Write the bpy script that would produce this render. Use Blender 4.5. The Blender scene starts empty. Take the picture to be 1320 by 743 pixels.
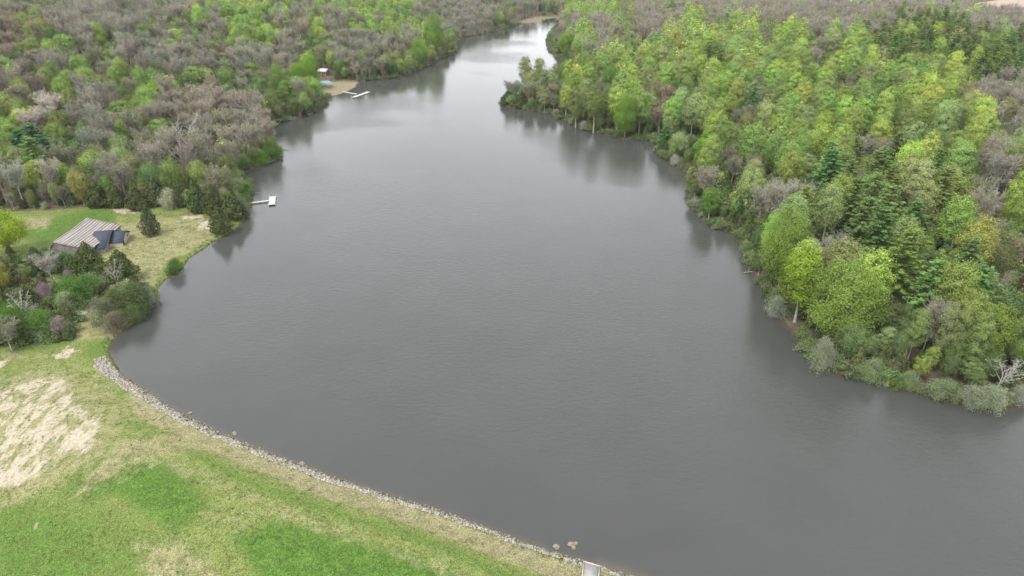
import bpy, math, random
import numpy as np

SC = bpy.context.scene
COL = SC.collection
R = math.radians

# ------------------------------------------------------------------ camera, sky, sun, exposure
CAM_H, PITCH, FPX = 105.0, R(27.0), 880.0          # drone height (m), downward tilt, focal length in photo pixels
cam = bpy.data.cameras.new('camera'); cam_o = bpy.data.objects.new('camera', cam); COL.objects.link(cam_o)
cam.sensor_width = 36.0; cam.lens = FPX / 1320.0 * 36.0
cam.clip_start = 1.0; cam.clip_end = 12000.0
cam_o.location = (0, 0, CAM_H); cam_o.rotation_euler = (R(90) - PITCH, 0, 0)
SC.camera = cam_o

SUN_DIR = np.array([-0.38, -0.42, 0.82]); SUN_DIR /= np.linalg.norm(SUN_DIR)
SUN_EL = math.asin(SUN_DIR[2]); SUN_AZ = math.atan2(SUN_DIR[0], SUN_DIR[1])
world = bpy.data.worlds.new('World'); SC.world = world; world.use_nodes = True
wn = world.node_tree; bg = wn.nodes['Background']
sky = wn.nodes.new('ShaderNodeTexSky'); sky.sky_type = 'NISHITA'; sky.sun_disc = False
sky.sun_elevation = SUN_EL; sky.sun_rotation = SUN_AZ
sky.air_density = 1.9; sky.dust_density = 0.3; sky.ozone_density = 3.0
hs = wn.nodes.new('ShaderNodeHueSaturation'); hs.inputs['Saturation'].default_value = 0.22
wn.links.new(sky.outputs[0], hs.inputs['Color']); 
# a thin overcast: pale cloud with brighter and darker banks laid over the clear sky
ctc = wn.nodes.new('ShaderNodeTexCoord'); cno = wn.nodes.new('ShaderNodeTexNoise'); cno.inputs['Scale'].default_value = 3.2; cno.inputs['Detail'].default_value = 4
wn.links.new(ctc.outputs['Generated'], cno.inputs['Vector'])
crp = wn.nodes.new('ShaderNodeMapRange'); crp.inputs[1].default_value = .3; crp.inputs[2].default_value = .7; crp.inputs[3].default_value = 5.1; crp.inputs[4].default_value = 6.7
wn.links.new(cno.outputs['Fac'], crp.inputs[0])
ccb = wn.nodes.new('ShaderNodeVectorMath'); ccb.operation = 'SCALE'; ccb.inputs[0].default_value = (.975, .99, 1.03); wn.links.new(crp.outputs[0], ccb.inputs['Scale'])
cmx = wn.nodes.new('ShaderNodeMix'); cmx.data_type = 'RGBA'; cmx.inputs[0].default_value = .66
wn.links.new(hs.outputs[0], cmx.inputs[6]); wn.links.new(ccb.outputs[0], cmx.inputs[7]); wn.links.new(cmx.outputs[2], bg.inputs['Color'])
bg.inputs['Strength'].default_value = 0.15
sun = bpy.data.lights.new('sun', 'SUN'); sun.energy = 1.5; sun.angle = R(12); sun.color = (1.0, 0.965, 0.91)
sun_o = bpy.data.objects.new('sun', sun); COL.objects.link(sun_o)
from mathutils import Vector, Matrix, noise as mnoise
sun_o.rotation_euler = Vector(-SUN_DIR).to_track_quat('-Z', 'Y').to_euler()
sun_o.location = (0, 0, 400)
vs = SC.view_settings
vs.view_transform = 'Standard'; vs.look = 'None'; vs.gamma = 1.0; vs.use_curve_mapping = False
vs.exposure = 1.22
SC.cycles.max_bounces = 5; SC.cycles.diffuse_bounces = 3; SC.cycles.glossy_bounces = 2
SC.cycles.transmission_bounces = 2; SC.cycles.transparent_max_bounces = 4
SC.cycles.use_denoising = True; SC.cycles.use_adaptive_sampling = False; SC.cycles.sample_clamp_indirect = 3.0; SC.cycles.sample_clamp_direct = 6.0
SC.cycles.caustics_reflective = False; SC.cycles.caustics_refractive = False

rng = np.random.default_rng(7)
random.seed(7)

# ------------------------------------------------------------------ projection helpers (photo pixels, 1320 x 743)
CX, CY = 660.0, 371.5
sP, cP = math.sin(PITCH), math.cos(PITCH)

def at(px, py, z=0.0):
    """The world point at height z seen at a photo pixel."""
    u, v = (px - CX) / FPX, (py - CY) / FPX
    d = np.array([u, cP - v * sP, -sP - v * cP])
    t = (z - CAM_H) / d[2]
    return np.array([0, 0, CAM_H]) + t * d

def proj(x, y, z):
    dz = z - CAM_H
    zc = y * cP - dz * sP
    zc = np.where(zc < 1.0, 1.0, zc)
    up = y * sP + dz * cP
    return CX + FPX * x / zc, CY - FPX * up / zc, zc

def sm(t):
    t = np.clip(t, 0, 1)
    return t * t * (3 - 2 * t)

def vnoise(x, y, seed=0):
    """Value noise in 0..1."""
    x = np.asarray(x, float); y = np.asarray(y, float)
    xi, yi = np.floor(x).astype(np.int64), np.floor(y).astype(np.int64)
    fx, fy = x - xi, y - yi
    fx, fy = fx * fx * (3 - 2 * fx), fy * fy * (3 - 2 * fy)
    def h(a, b):
        n = (a * 374761393 + b * 668265263 + seed * 1442695041) & 0x7fffffff
        n = ((n ^ (n >> 13)) * 1274126177) & 0x7fffffff
        return ((n ^ (n >> 16)) & 0xffff) / 65535.0
    return (h(xi, yi) * (1 - fx) + h(xi + 1, yi) * fx) * (1 - fy) + (h(xi, yi + 1) * (1 - fx) + h(xi + 1, yi + 1) * fx) * fy

def fbm(x, y, seed=0, o=3):
    s, a, t = 0, 1.0, 0
    for k in range(o):
        s = s + a * vnoise(np.asarray(x) * 2 ** k, np.asarray(y) * 2 ** k, seed + k); t += a; a *= .5
    return s / t

def poly_sdf(x, y, poly):
    """Signed distance to a closed polygon, positive outside."""
    x = np.asarray(x, float); y = np.asarray(y, float)
    if x.size <= 64:
        P0 = np.asarray(poly, float); P1 = np.roll(P0, -1, 0); D = P1 - P0
        qx, qy = x.reshape(-1, 1), y.reshape(-1, 1)
        t = np.clip(((qx - P0[:, 0]) * D[:, 0] + (qy - P0[:, 1]) * D[:, 1]) / ((D ** 2).sum(1) + 1e-12), 0, 1)
        d = np.sqrt(((qx - P0[:, 0] - t * D[:, 0]) ** 2 + (qy - P0[:, 1] - t * D[:, 1]) ** 2).min(1))
        c = (P0[:, 1] > qy) != (P1[:, 1] > qy)
        xi = P0[:, 0] + (qy - P0[:, 1]) * D[:, 0] / np.where(np.abs(D[:, 1]) > 1e-12, D[:, 1], 1e-12)
        ins = (c & (qx < xi)).sum(1) % 2 == 1
        return np.where(ins, -d, d).reshape(x.shape)
    best = np.full(x.shape, 1e18); inside = np.zeros(x.shape, bool)
    n = len(poly)
    for i in range(n):
        ax, ay = poly[i][0], poly[i][1]; bx, by = poly[(i + 1) % n][0], poly[(i + 1) % n][1]
        dx, dy = bx - ax, by - ay
        L = dx * dx + dy * dy + 1e-12
        t = np.clip(((x - ax) * dx + (y - ay) * dy) / L, 0, 1)
        d2 = (x - ax - t * dx) ** 2 + (y - ay - t * dy) ** 2
        np.minimum(best, d2, out=best)
        c = (ay > y) != (by > y)
        xi = ax + (y - ay) * dx / (dy if abs(dy) > 1e-12 else 1e-12)
        inside ^= c & (x < xi)
    d = np.sqrt(best)
    return np.where(inside, -d, d)

# ------------------------------------------------------------------ the lake's outline
LEFT = [(672, 30), (660, 35), (640, 41), (613, 46), (593, 50), (589, 67), (563, 79), (540, 91), (520, 99), (497, 103), (475, 104),
        (462, 107), (458, 113), (441, 121), (423, 125), (420, 136), (400, 148), (378, 155), (357, 160), (349, 175), (352, 188), (362, 196),
        (361, 205), (345, 212), (327, 217), (310, 219), (316, 232), (327, 243), (321, 252), (319, 263), (322, 273), (318, 281),
        (302, 298), (288, 306), (275, 312), (258, 324), (243, 334), (235, 348), (215, 360), (204, 371), (201, 387), (188, 403),
        (173, 418), (155, 430), (142, 443), (141, 452), (147, 467), (155, 482), (172, 496), (190, 507), (218, 527), (250, 543), (278, 558)]
DAM = [(302, 568), (330, 579), (370, 595), (430, 618), (490, 638), (551, 655), (611, 677), (663, 697), (711, 714), (752, 726), (800, 741)]
RIGHT = [(1320, 521), (1305, 525), (1290, 529), (1283, 531), (1262, 528), (1240, 523), (1203, 513), (1165, 502), (1130, 493), (1100, 487), (1078, 481),
         (1052, 471), (1040, 455), (1030, 434), (1015, 421), (995, 395), (985, 378), (972, 352), (962, 336), (960, 315), (938, 299), (920, 293), (903, 284),
         (890, 258), (887, 224), (865, 211), (850, 201), (843, 181), (805, 180), (780, 174), (750, 166), (730, 157), (710, 147), (680, 143),
         (649, 137), (646, 133), (652, 128), (670, 123), (700, 119), (735, 110), (742, 98), (730, 84), (718, 74), (707, 62), (705, 52), (709, 43), (714, 36),
         (720, 29), (716, 26), (700, 28.5)]
lw = [at(*p)[:2] for p in LEFT + DAM]
dam_a, dam_b = at(330, 579)[:2], at(800, 741)[:2]
dd = (dam_b - dam_a) / np.linalg.norm(dam_b - dam_a)
LAKE = [tuple(p) for p in lw] + [tuple(dam_b + dd * 60), tuple(dam_b + dd * 260), (360, 60), (300, 118), (225, 117), (172, 127)] + \
       [tuple(at(*p)[:2]) for p in RIGHT]
DAM_LINE = [tuple(at(*p)[:2]) for p in [(190, 507), (218, 527), (250, 543), (278, 558)] + DAM] + [tuple(dam_b + dd * 60), tuple(dam_b + dd * 260)]

def seg_dist(x, y, line):
    best = np.full(np.shape(x), 1e18)
    for (ax, ay), (bx, by) in zip(line[:-1], line[1:]):
        dx, dy = bx - ax, by - ay
        t = np.clip(((x - ax) * dx + (y - ay) * dy) / (dx * dx + dy * dy), 0, 1)
        np.minimum(best, (x - ax - t * dx) ** 2 + (y - ay - t * dy) ** 2, out=best)
    return np.sqrt(best)

def shore_sdf(x, y):
    """Distance to the lake, positive on land, with a slightly ragged edge."""
    d = poly_sdf(x, y, LAKE)
    w = 0.5 + 1.0 * sm((np.asarray(y) - 230) / 100)
    return d + w * (fbm(np.asarray(x) / 5.0, np.asarray(y) / 5.0, 3) - .5) * 1.6

def land_z(x, y, d=None):
    """Height of the ground."""
    x = np.asarray(x, float); y = np.asarray(y, float)
    if d is None: d = shore_sdf(x, y)
    side = sm((x + 60) / 120)                                         # 0 west bank, 1 east bank
    a_w = 3.0 + 30.0 * sm((y - 272) / 190)
    a_e = 13.0 + 0 * x
    amp = a_w * (1 - side) + a_e * side
    near_dam = sm((dam_side(x, y) + 10) / 25)
    amp = amp * (1 - near_dam)
    hill = amp * sm((d - 6) / 230) * (0.8 + 0.4 * vnoise(x / 90, y / 90, 11))
    bank = 0.75 * (1 - np.exp(-np.maximum(d, 0) / 1.3))
    damz = near_dam * (2.6 * sm(d / 11) - 3.2 * sm((d - 17) / 30))
    z = bank + hill + damz + 0.35 * (fbm(x / 7, y / 7, 21) - .5) * sm(d / 6)
    return np.where(d > 0, z, np.maximum(0.35 * d, -3.0))

def dam_side(x, y):
    """Positive on the grassy side of the dam (south and west of its line)."""
    n = np.array([-dd[1], dd[0]])
    if n[1] > 0: n = -n
    return (x - dam_a[0]) * n[0] + (y - dam_a[1]) * n[1] - 0.0 - np.maximum(0, -(x - dam_a[0]) * dd[0] - (y - dam_a[1]) * dd[1] - 60) * 1.2

# ------------------------------------------------------------------ node helpers
def mat(name):
    m = bpy.data.materials.new(name); m.use_nodes = True
    nt = m.node_tree; nt.nodes.clear()
    out = nt.nodes.new('ShaderNodeOutputMaterial')
    return m, nt, out

def N(nt, t, **kw):
    n = nt.nodes.new(t)
    for k, v in kw.items():
        if k in n.inputs.keys(): n.inputs[k].default_value = v
        else: setattr(n, k, v)
    return n

def principled(nt, out, rough=.8, spec=.3):
    b = N(nt, 'ShaderNodeBsdfPrincipled'); b.inputs['Roughness'].default_value = rough
    b.inputs['Specular IOR Level'].default_value = spec
    nt.links.new(b.outputs[0], out.inputs['Surface'])
    return b

def noise(nt, scale, detail=3, vec=None, rough=.55):
    n = N(nt, 'ShaderNodeTexNoise'); n.inputs['Scale'].default_value = scale; n.inputs['Detail'].default_value = detail
    n.inputs['Roughness'].default_value = rough
    if vec is not None: nt.links.new(vec, n.inputs['Vector'])
    return n.outputs['Fac']

def mix(nt, fac, a, b, blend='MIX'):
    n = N(nt, 'ShaderNodeMix', data_type='RGBA', blend_type=blend)
    for sock, v in ((n.inputs[0], fac), (n.inputs[6], a), (n.inputs[7], b)):
        if hasattr(v, 'is_linked'): nt.links.new(v, sock)
        elif isinstance(v, (int, float)): sock.default_value = v
        else: sock.default_value = (*v, 1)
    return n.outputs[2]

def ma(nt, op, a, b=0.0, c=None):
    n = N(nt, 'ShaderNodeMath', operation=op)
    for s, v in zip(n.inputs, (a, b, c)):
        if v is None: continue
        if hasattr(v, 'is_linked'): nt.links.new(v, s)
        else: s.default_value = v
    return n.outputs[0]

def ramp(nt, fac, lo, hi, a=0.0, b=1.0):
    n = N(nt, 'ShaderNodeMapRange', interpolation_type='SMOOTHSTEP')
    nt.links.new(fac, n.inputs[0])
    for i, v in ((1, lo), (2, hi), (3, a), (4, b)): n.inputs[i].default_value = v
    return n.outputs[0]

def attr(nt, name, kind='GEOMETRY'):
    n = N(nt, 'ShaderNodeAttribute', attribute_name=name, attribute_type=kind)
    return n

def simple(name, color, rough=.7, spec=.3, var=.15, scale=3.0, bump=0.0, metal=0.0):
    m, nt, out = mat(name); b = principled(nt, out, rough, spec)
    tc = N(nt, 'ShaderNodeTexCoord').outputs['Object']
    f = noise(nt, scale, 4, tc)
    c = mix(nt, ramp(nt, f, .3, .7), [v * (1 - var) for v in color], [min(1, v * (1 + var)) for v in color])
    nt.links.new(c, b.inputs['Base Color']); b.inputs['Metallic'].default_value = metal
    if bump:
        bp = N(nt, 'ShaderNodeBump'); bp.inputs['Strength'].default_value = bump; bp.inputs['Distance'].default_value = .05
        nt.links.new(f, bp.inputs['Height']); nt.links.new(bp.outputs[0], b.inputs['Normal'])
    return m

# ------------------------------------------------------------------ mesh helpers
class Geo:
    """Collects vertices and faces of one mesh as numpy blocks; every face has a material slot and a tone."""
    def __init__(s): s.v = []; s.f = []; s.m = []; s.t = []; s.n = 0
    def add(s, v, f, m=0, tone=None):
        v = np.asarray(v, np.float32).reshape(-1, 3); f = np.asarray(f, np.int64)
        s.v.append(v); s.f.append(f + s.n); s.n += len(v)
        s.m.append(np.full(len(f), m, np.int32))
        s.t.append(np.full(len(f), .5, np.float32) if tone is None else np.asarray(tone, np.float32) * np.ones(len(f), np.float32))
    def data(s):
        return np.concatenate(s.v), [f for b in s.f for f in [b]], np.concatenate(s.m), np.concatenate(s.t)
    def tube(s, pts, rad, sides=6, m=0, tone=None, cap=True):
        pts = np.asarray(pts, float); k = len(pts)
        V = []
        for i in range(k):
            d = pts[min(i + 1, k - 1)] - pts[max(i - 1, 0)]; d /= np.linalg.norm(d) + 1e-9
            a = np.cross(d, [0.31, 0.95, 0.05] if abs(d[2]) > .8 else [0, 0, 1]); a /= np.linalg.norm(a) + 1e-9
            b = np.cross(d, a)
            for q in range(sides):
                w = 2 * math.pi * q / sides
                V.append(pts[i] + rad[i] * (math.cos(w) * a + math.sin(w) * b))
        F = [[i * sides + q, i * sides + (q + 1) % sides, (i + 1) * sides + (q + 1) % sides, (i + 1) * sides + q] for i in range(k - 1) for q in range(sides)]
        s.add(V, F, m, tone)
        if cap:
            t = pts[-1] + (pts[-1] - pts[-2]) * .02
            base = np.array(V[-sides:])
            s.add(np.vstack([base, t]), [[q, (q + 1) % sides, sides, sides] for q in range(sides)], m, tone)
    def box(s, c, size, m=0, rot=0.0, tone=None):
        x, y, z = [v / 2 for v in size]
        V = np.array([(-x, -y, -z), (x, -y, -z), (x, y, -z), (-x, y, -z), (-x, -y, z), (x, -y, z), (x, y, z), (-x, y, z)])
        cr, sr = math.cos(rot), math.sin(rot)
        V = np.c_[V[:, 0] * cr - V[:, 1] * sr, V[:, 0] * sr + V[:, 1] * cr, V[:, 2]] + np.asarray(c)
        s.add(V, [(3, 2, 1, 0), (4, 5, 6, 7), (0, 1, 5, 4), (1, 2, 6, 5), (2, 3, 7, 6), (3, 0, 4, 7)], m, tone)
    def slab(s, quad, th, m=0):
        """A thick plate under four corner points."""
        q = np.asarray(quad, float); n = np.cross(q[1] - q[0], q[3] - q[0]); n /= np.linalg.norm(n)
        if n[2] < 0: n = -n
        V = np.vstack([q, q - n * th])
        s.add(V, [(0, 1, 2, 3), (7, 6, 5, 4), (0, 4, 5, 1), (1, 5, 6, 2), (2, 6, 7, 3), (3, 7, 4, 0)], m)
    def cards(s, c, nrm, w, l, m=0, tone=None, axis=None):
        """Rhombic leaf cards at points c facing nrm."""
        c = np.asarray(c, float); n = len(c)
        nrm = nrm / (np.linalg.norm(nrm, axis=1, keepdims=True) + 1e-9)
        r = rng.normal(size=(n, 3)) if axis is None else axis
        a = r - (r * nrm).sum(1, keepdims=True) * nrm; a /= np.linalg.norm(a, axis=1, keepdims=True) + 1e-9
        b = np.cross(nrm, a)
        w = np.broadcast_to(np.asarray(w, float), (n,))[:, None]; l = np.broadcast_to(np.asarray(l, float), (n,))[:, None]
        V = np.stack([c - a * l * .5, c + b * w * .5 + nrm * .06 * l, c + a * l * .5, c - b * w * .5 + nrm * .06 * l], 1).reshape(-1, 3)
        F = np.arange(n * 4).reshape(n, 4)
        s.add(V, F, m, tone)
    def ribbons(s, a, b, wa, wb, m=0, tone=None):
        """Thin twigs from points a to points b."""
        a = np.asarray(a, float); b = np.asarray(b, float); n = len(a)
        d = b - a; d /= np.linalg.norm(d, axis=1, keepdims=True) + 1e-9
        r = rng.normal(size=(n, 3)); r -= (r * d).sum(1, keepdims=True) * d; r /= np.linalg.norm(r, axis=1, keepdims=True) + 1e-9
        V = np.stack([a - r * wa / 2, a + r * wa / 2, b + r * wb / 2, b - r * wb / 2], 1).reshape(-1, 3)
        s.add(V, np.arange(n * 4).reshape(n, 4), m, tone)
    def arrays(s):
        v = np.concatenate(s.v)
        return v, np.concatenate([np.asarray(f).reshape(-1, 4) for f in s.f]), np.concatenate(s.m), np.concatenate(s.t)
    def mesh(s, name, mats, smooth=False):
        v, f, m, t = s.arrays()
        return make_mesh(name, v, f, m, t, mats, smooth)

def make_mesh(name, v, f, m, t, mats, smooth=False):
    me = bpy.data.meshes.new(name)
    tri = f[:, 2] == f[:, 3]
    if tri.any():
        me.from_pydata(v.tolist(), [], [list(r[:3]) if k else list(r) for r, k in zip(f.tolist(), tri)])
    else:
        nf = len(f)
        me.vertices.add(len(v)); me.vertices.foreach_set('co', v.astype(np.float32).ravel())
        me.loops.add(nf * 4); me.loops.foreach_set('vertex_index', f.astype(np.int32).ravel())
        me.polygons.add(nf); me.polygons.foreach_set('loop_start', (np.arange(nf) * 4).astype(np.int32))
        me.update(calc_edges=True)
    for x in mats: me.materials.append(x)
    me.polygons.foreach_set('material_index', m.astype(np.int32))
    a = me.attributes.new('tone', 'FLOAT', 'FACE'); a.data.foreach_set('value', t.astype(np.float32))
    if smooth: me.polygons.foreach_set('use_smooth', np.ones(len(f), bool))
    me.update()
    return me

def link(name, me, parent=None):
    o = bpy.data.objects.new(name, me); COL.objects.link(o)
    if parent is not None: o.parent = parent
    return o

def tag(o, label=None, cat=None, group=None, kind=None):
    if label: o['label'] = label
    if cat: o['category'] = cat
    if group: o['group'] = group
    if kind: o['kind'] = kind
    return o

def empty(name, loc, rz=0.0):
    o = bpy.data.objects.new(name, None); COL.objects.link(o)
    o.location = loc; o.rotation_euler = (0, 0, rz); o.empty_display_size = .5
    return o

# ------------------------------------------------------------------ ground and water sheets
def polar_grid():
    rad = [0.0] if False else []
    r = 22.0
    while r < 1500: rad.append(r); r *= 1.0062 if r > 70 else 1.03
    while r < 9000: rad.append(r); r *= 1.12
    th = np.r_[np.linspace(-46, 46, 520), np.linspace(46, 314, 60)[1:-1]]
    th = np.radians(np.r_[th])
    rr = np.array(rad)
    X = rr[:, None] * np.sin(th)[None]; Y = rr[:, None] * np.cos(th)[None]
    nr, nt_ = X.shape
    idx = np.arange(nr * nt_).reshape(nr, nt_)
    nx = np.roll(idx, -1, axis=1)
    F = np.stack([idx[:-1], nx[:-1], nx[1:], idx[1:]], -1).reshape(-1, 4)[:, ::-1]
    return X.ravel(), Y.ravel(), F, idx[0]

GX, GY, GF, RING = polar_grid()
GD = shore_sdf(GX, GY)
GZ = land_z(GX, GY, GD)
# hidden far ground rises a little so that the sheet reaches the horizon as low hills
GPX, GPY, _ = proj(GX, GY, GZ)

def pmask(poly, feather, px=None, py=None):
    return sm(.5 - poly_sdf(GPX if px is None else px, GPY if py is None else py, poly) / (2 * feather))

MEADOW = [(-260, 278), (-60, 276), (0, 273), (60, 272), (120, 266), (180, 263), (230, 267), (272, 270), (292, 280), (318, 284), (300, 305), (262, 326), (240, 345), (205, 380),
          (204, 420), (150, 450), (145, 470), (60, 470), (-300, 480)]
DAMG = [(-900, 470), (-300, 465), (0, 452), (60, 440), (95, 430), (120, 425), (150, 424), (165, 440), (185, 505), (280, 560), (560, 660), (800, 741), (900, 780), (1400, 1000), (1400, 3000), (-2000, 3000)]
BEACH = [(404, 112), (425, 106), (440, 104), (455, 105), (466, 106), (462, 113), (442, 122), (421, 127), (408, 122)]
FIELD = [(1205, 6), (1250, 5), (1275, 2), (1300, -2), (1400, -6), (1500, -6), (1500, 28), (1320, 30), (1270, 24), (1215, 18)]
GLADE = [(1045, 68), (1060, 65), (1085, 66), (1088, 74), (1050, 76)]
SANDBAR = [(660, 30), (690, 21), (725, 21), (725, 29), (705, 30), (690, 34)]

def ground():
    on_right = np.ones_like(GX)
    grass = np.maximum.reduce([pmask(MEADOW, 5), pmask(DAMG, 5), pmask(GLADE, 2)])
    grass = np.where(GY < 30, 1.0, grass)
    dsh = np.maximum(seg_dist(GX, GY, DAM_LINE), 0)
    straw = np.zeros_like(GX); lush = np.zeros_like(GX); dirt = np.zeros_like(GX)
    # lush patches
    for poly, f, w in (([(110, 590), (190, 585), (245, 615), (275, 655), (225, 690), (190, 668), (150, 640), (110, 650), (80, 640)], 26, .9),
                       ([(-60, 640), (40, 640), (120, 670), (170, 743), (-60, 800)], 30, .65),
                       ([(300, 690), (360, 670), (440, 690), (520, 712), (600, 743), (640, 800), (420, 800), (330, 743)], 22, .95),
                       ([(-60, 490), (20, 478), (38, 487), (20, 500), (-60, 516)], 6, 1.0),
                       ([(100, 455), (120, 437), (140, 436), (140, 462), (124, 470)], 8, .55),
                       ([(20, 295), (60, 282), (115, 270), (150, 272), (150, 288), (60, 316), (30, 310)], 8, .75),
                       ([(225, 352), (262, 322), (310, 288), (318, 292), (255, 345), (205, 388)], 8, .6),
                       ([(0, 450), (60, 445), (100, 438), (60, 452), (0, 462)], 8, .7),
                       ([(40, 640), (120, 640), (250, 700), (300, 800), (40, 800)], 30, .5)):
        lush = np.maximum(lush, w * pmask(poly, f))
    # the green line and the straw strip that follow the dam
    on_dam = pmask([(165, 480), (280, 545), (800, 735), (1400, 950), (1400, 2000), (300, 760), (160, 560)], 20)
    straw = np.maximum(straw, on_dam * sm((dsh - .6) / 1.0) * (1 - sm((dsh - 5.8) / 3.2)) * .72)
    lush = np.maximum(lush, on_dam * np.exp(-((dsh - 9.5 - 2 * fbm(GX / 14, GY / 14, 71)) / 1.6) ** 2) * .55)
    straw = np.maximum(straw, on_dam * np.exp(-((dsh - 14.5) / 2.8) ** 2) * .42)
    for poly, f, w in (([(190, 555), (260, 552), (300, 580), (230, 590), (175, 610), (120, 640), (80, 650), (110, 600), (150, 560)], 24, .62),
                       ([(165, 695), (240, 690), (300, 743), (320, 800), (200, 800)], 26, .58),
                       ([(240, 640), (330, 650), (380, 672), (300, 690), (250, 680)], 26, .42),
                       ([(150, 283), (250, 275), (285, 280), (285, 308), (235, 332), (195, 372), (150, 440), (90, 440), (130, 330)], 10, .58),
                       ([(0, 282), (70, 280), (60, 294), (0, 300)], 8, .9),
                       ([(0, 450), (60, 455), (110, 450), (60, 462), (0, 470)], 8, .6),
                       ([(60, 470), (140, 475), (180, 540), (150, 600), (60, 500)], 20, .45)):
        straw = np.maximum(straw, w * pmask(poly, f))
    for poly, f, w in (([(-120, 520), (40, 490), (72, 478), (92, 492), (100, 520), (135, 545), (130, 575), (70, 600), (20, 632), (-120, 640)], 13, .53),
                       ([(68, 458), (90, 448), (104, 452), (90, 460), (72, 464)], 6, .75),
                       ([(-60, 466), (4, 466), (10, 474), (-60, 482)], 5, .75),
                       ([(181, 600), (195, 596), (203, 602), (192, 608)], 6, .42),
                       ([(38, 676), (58, 672), (60, 690), (44, 694)], 8, .3),
                       ([(142, 268), (180, 270), (182, 276), (148, 274)], 3.5, .85),
                       ([(232, 279), (262, 276), (264, 283), (236, 283)], 3.5, .85),
                       ([(256, 287), (275, 284), (274, 297), (252, 298)], 4, .75),
                       ([(98, 405), (112, 386), (120, 386), (106, 408)], 3.5, .9),
                       ([(116, 470), (124, 460), (138, 462), (140, 470), (126, 482)], 5, .6)):
        dirt = np.maximum(dirt, w * pmask(poly, f))
    sand = np.maximum(pmask(BEACH, 2.0) * (1 - .35 * pmask([(430, 103), (470, 103), (466, 109), (430, 110)], 2)), pmask(SANDBAR, 1.5) * .55)
    field = pmask(FIELD, 3)
    ra, rb = at(190, 507)[:2], at(752, 726)[:2]; rd = (rb - ra) / np.linalg.norm(rb - ra)
    al = np.clip(((GX - ra[0]) * rd[0] + (GY - ra[1]) * rd[1]) / np.linalg.norm(rb - ra), 0, 1)
    rw = 2.7 - 1.8 * al ** .8 + 1.3 * (fbm(GX / 4, GY / 4, 33) - .5)
    rock = on_dam * (1 - sm((dsh - rw) / .8 + .5)) * (GD > -3)
    straw = np.maximum(straw, .55 * pmask([(-140, 500), (40, 470), (100, 470), (150, 530), (150, 590), (80, 625), (20, 660), (-140, 660)], 20))
    rock = np.maximum(rock, pmask([(122, 471), (130, 465), (150, 477), (168, 494), (198, 511), (196, 519), (168, 507), (146, 492), (127, 480)], 2.5))
    a = dict(grass=grass, straw=straw, lush=lush, dirt=dirt, sand=sand, field=field, rock=rock, shore=GD)
    m, nt, out = mat('ground'); b = principled(nt, out, .95, .1)
    tc = N(nt, 'ShaderNodeTexCoord').outputs['Object']
    def A(k): return attr(nt, k).outputs['Fac']
    mp = N(nt, 'ShaderNodeMapping'); nt.links.new(tc, mp.inputs[0]); mp.inputs['Rotation'].default_value = (0, 0, R(35)); mp.inputs['Scale'].default_value = (1, .42, 1)
    fine = noise(nt, 1.7, 4, tc, .7); mid = noise(nt, .35, 4, tc, .6); big = noise(nt, .07, 3, tc); streak = noise(nt, .42, 5, mp.outputs[0], .62)
    tiny = noise(nt, 5.0, 2, tc, .6)
    def edge(mask, n, k=.7, w=.16):
        s = ma(nt, 'ADD', mask, ma(nt, 'MULTIPLY', ma(nt, 'SUBTRACT', n, .5), k))
        return ramp(nt, s, .5 - w, .5 + w)
    floor = mix(nt, ramp(nt, mid, .35, .65), (.075, .058, .04), (.13, .1, .072))
    floor = mix(nt, ramp(nt, big, .45, .7), floor, (.06, .075, .03))
    g = mix(nt, ramp(nt, fine, .28, .72), (.078, .118, .026), (.2, .215, .07))
    g = mix(nt, ramp(nt, mid, .35, .75, 0, .6), g, (.125, .155, .05))
    lushc = mix(nt, ramp(nt, fine, .3, .75), (.04, .095, .014), (.105, .168, .034))
    strawc = mix(nt, ramp(nt, fine, .3, .7), (.165, .15, .075), (.28, .245, .145))
    strawc = mix(nt, ramp(nt, mid, .5, .75, 0, .6), strawc, (.17, .18, .06))
    dirtc = mix(nt, ramp(nt, fine, .3, .7), (.285, .245, .175), (.42, .37, .285))
    c = mix(nt, edge(A('lush'), ma(nt, 'ADD', ma(nt, 'MULTIPLY', mid, .6), ma(nt, 'MULTIPLY', fine, .4)), 1.3, .42), g, lushc)
    c = mix(nt, edge(A('straw'), mid, 1.0, .28), c, strawc)
    tuft = ma(nt, 'MULTIPLY', ramp(nt, tiny, .32, .68, .56, 1.4), ramp(nt, mid, .3, .7, .86, 1.14))
    vv = N(nt, 'ShaderNodeVectorMath', operation='SCALE'); nt.links.new(c, vv.inputs[0]); nt.links.new(tuft, vv.inputs['Scale']); c = vv.outputs[0]
    c = mix(nt, edge(A('dirt'), streak, 2.0, .17), c, dirtc)
    c = mix(nt, edge(A('grass'), mid, .6), floor, c)
    c = mix(nt, edge(A('field'), mid, .4), c, mix(nt, ramp(nt, mid, .3, .7), (.28, .21, .16), (.36, .285, .23)))
    c = mix(nt, edge(A('sand'), mid, .5), c, mix(nt, ramp(nt, fine, .3, .7), (.13, .12, .06), (.27, .23, .16)))
    c = mix(nt, edge(A('rock'), fine, 1.1), c, mix(nt, ramp(nt, tiny, .35, .65), (.11, .1, .08), (.26, .24, .215)))
    wet = ramp(nt, A('shore'), -.2, .9, .9, 0)
    c = mix(nt, wet, c, (.045, .038, .026))
    nt.links.new(c, b.inputs['Base Color'])
    bp = N(nt, 'ShaderNodeBump'); bp.inputs['Strength'].default_value = .8; bp.inputs['Distance'].default_value = .25
    nt.links.new(ma(nt, 'ADD', fine, ma(nt, 'MULTIPLY', tiny, .5)), bp.inputs['Height']); nt.links.new(bp.outputs[0], b.inputs['Normal'])
    V = np.c_[GX, GY, GZ]
    V = np.vstack([V, [0, 0, float(GZ[RING].mean())]])
    me = bpy.data.meshes.new('ground')
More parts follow.
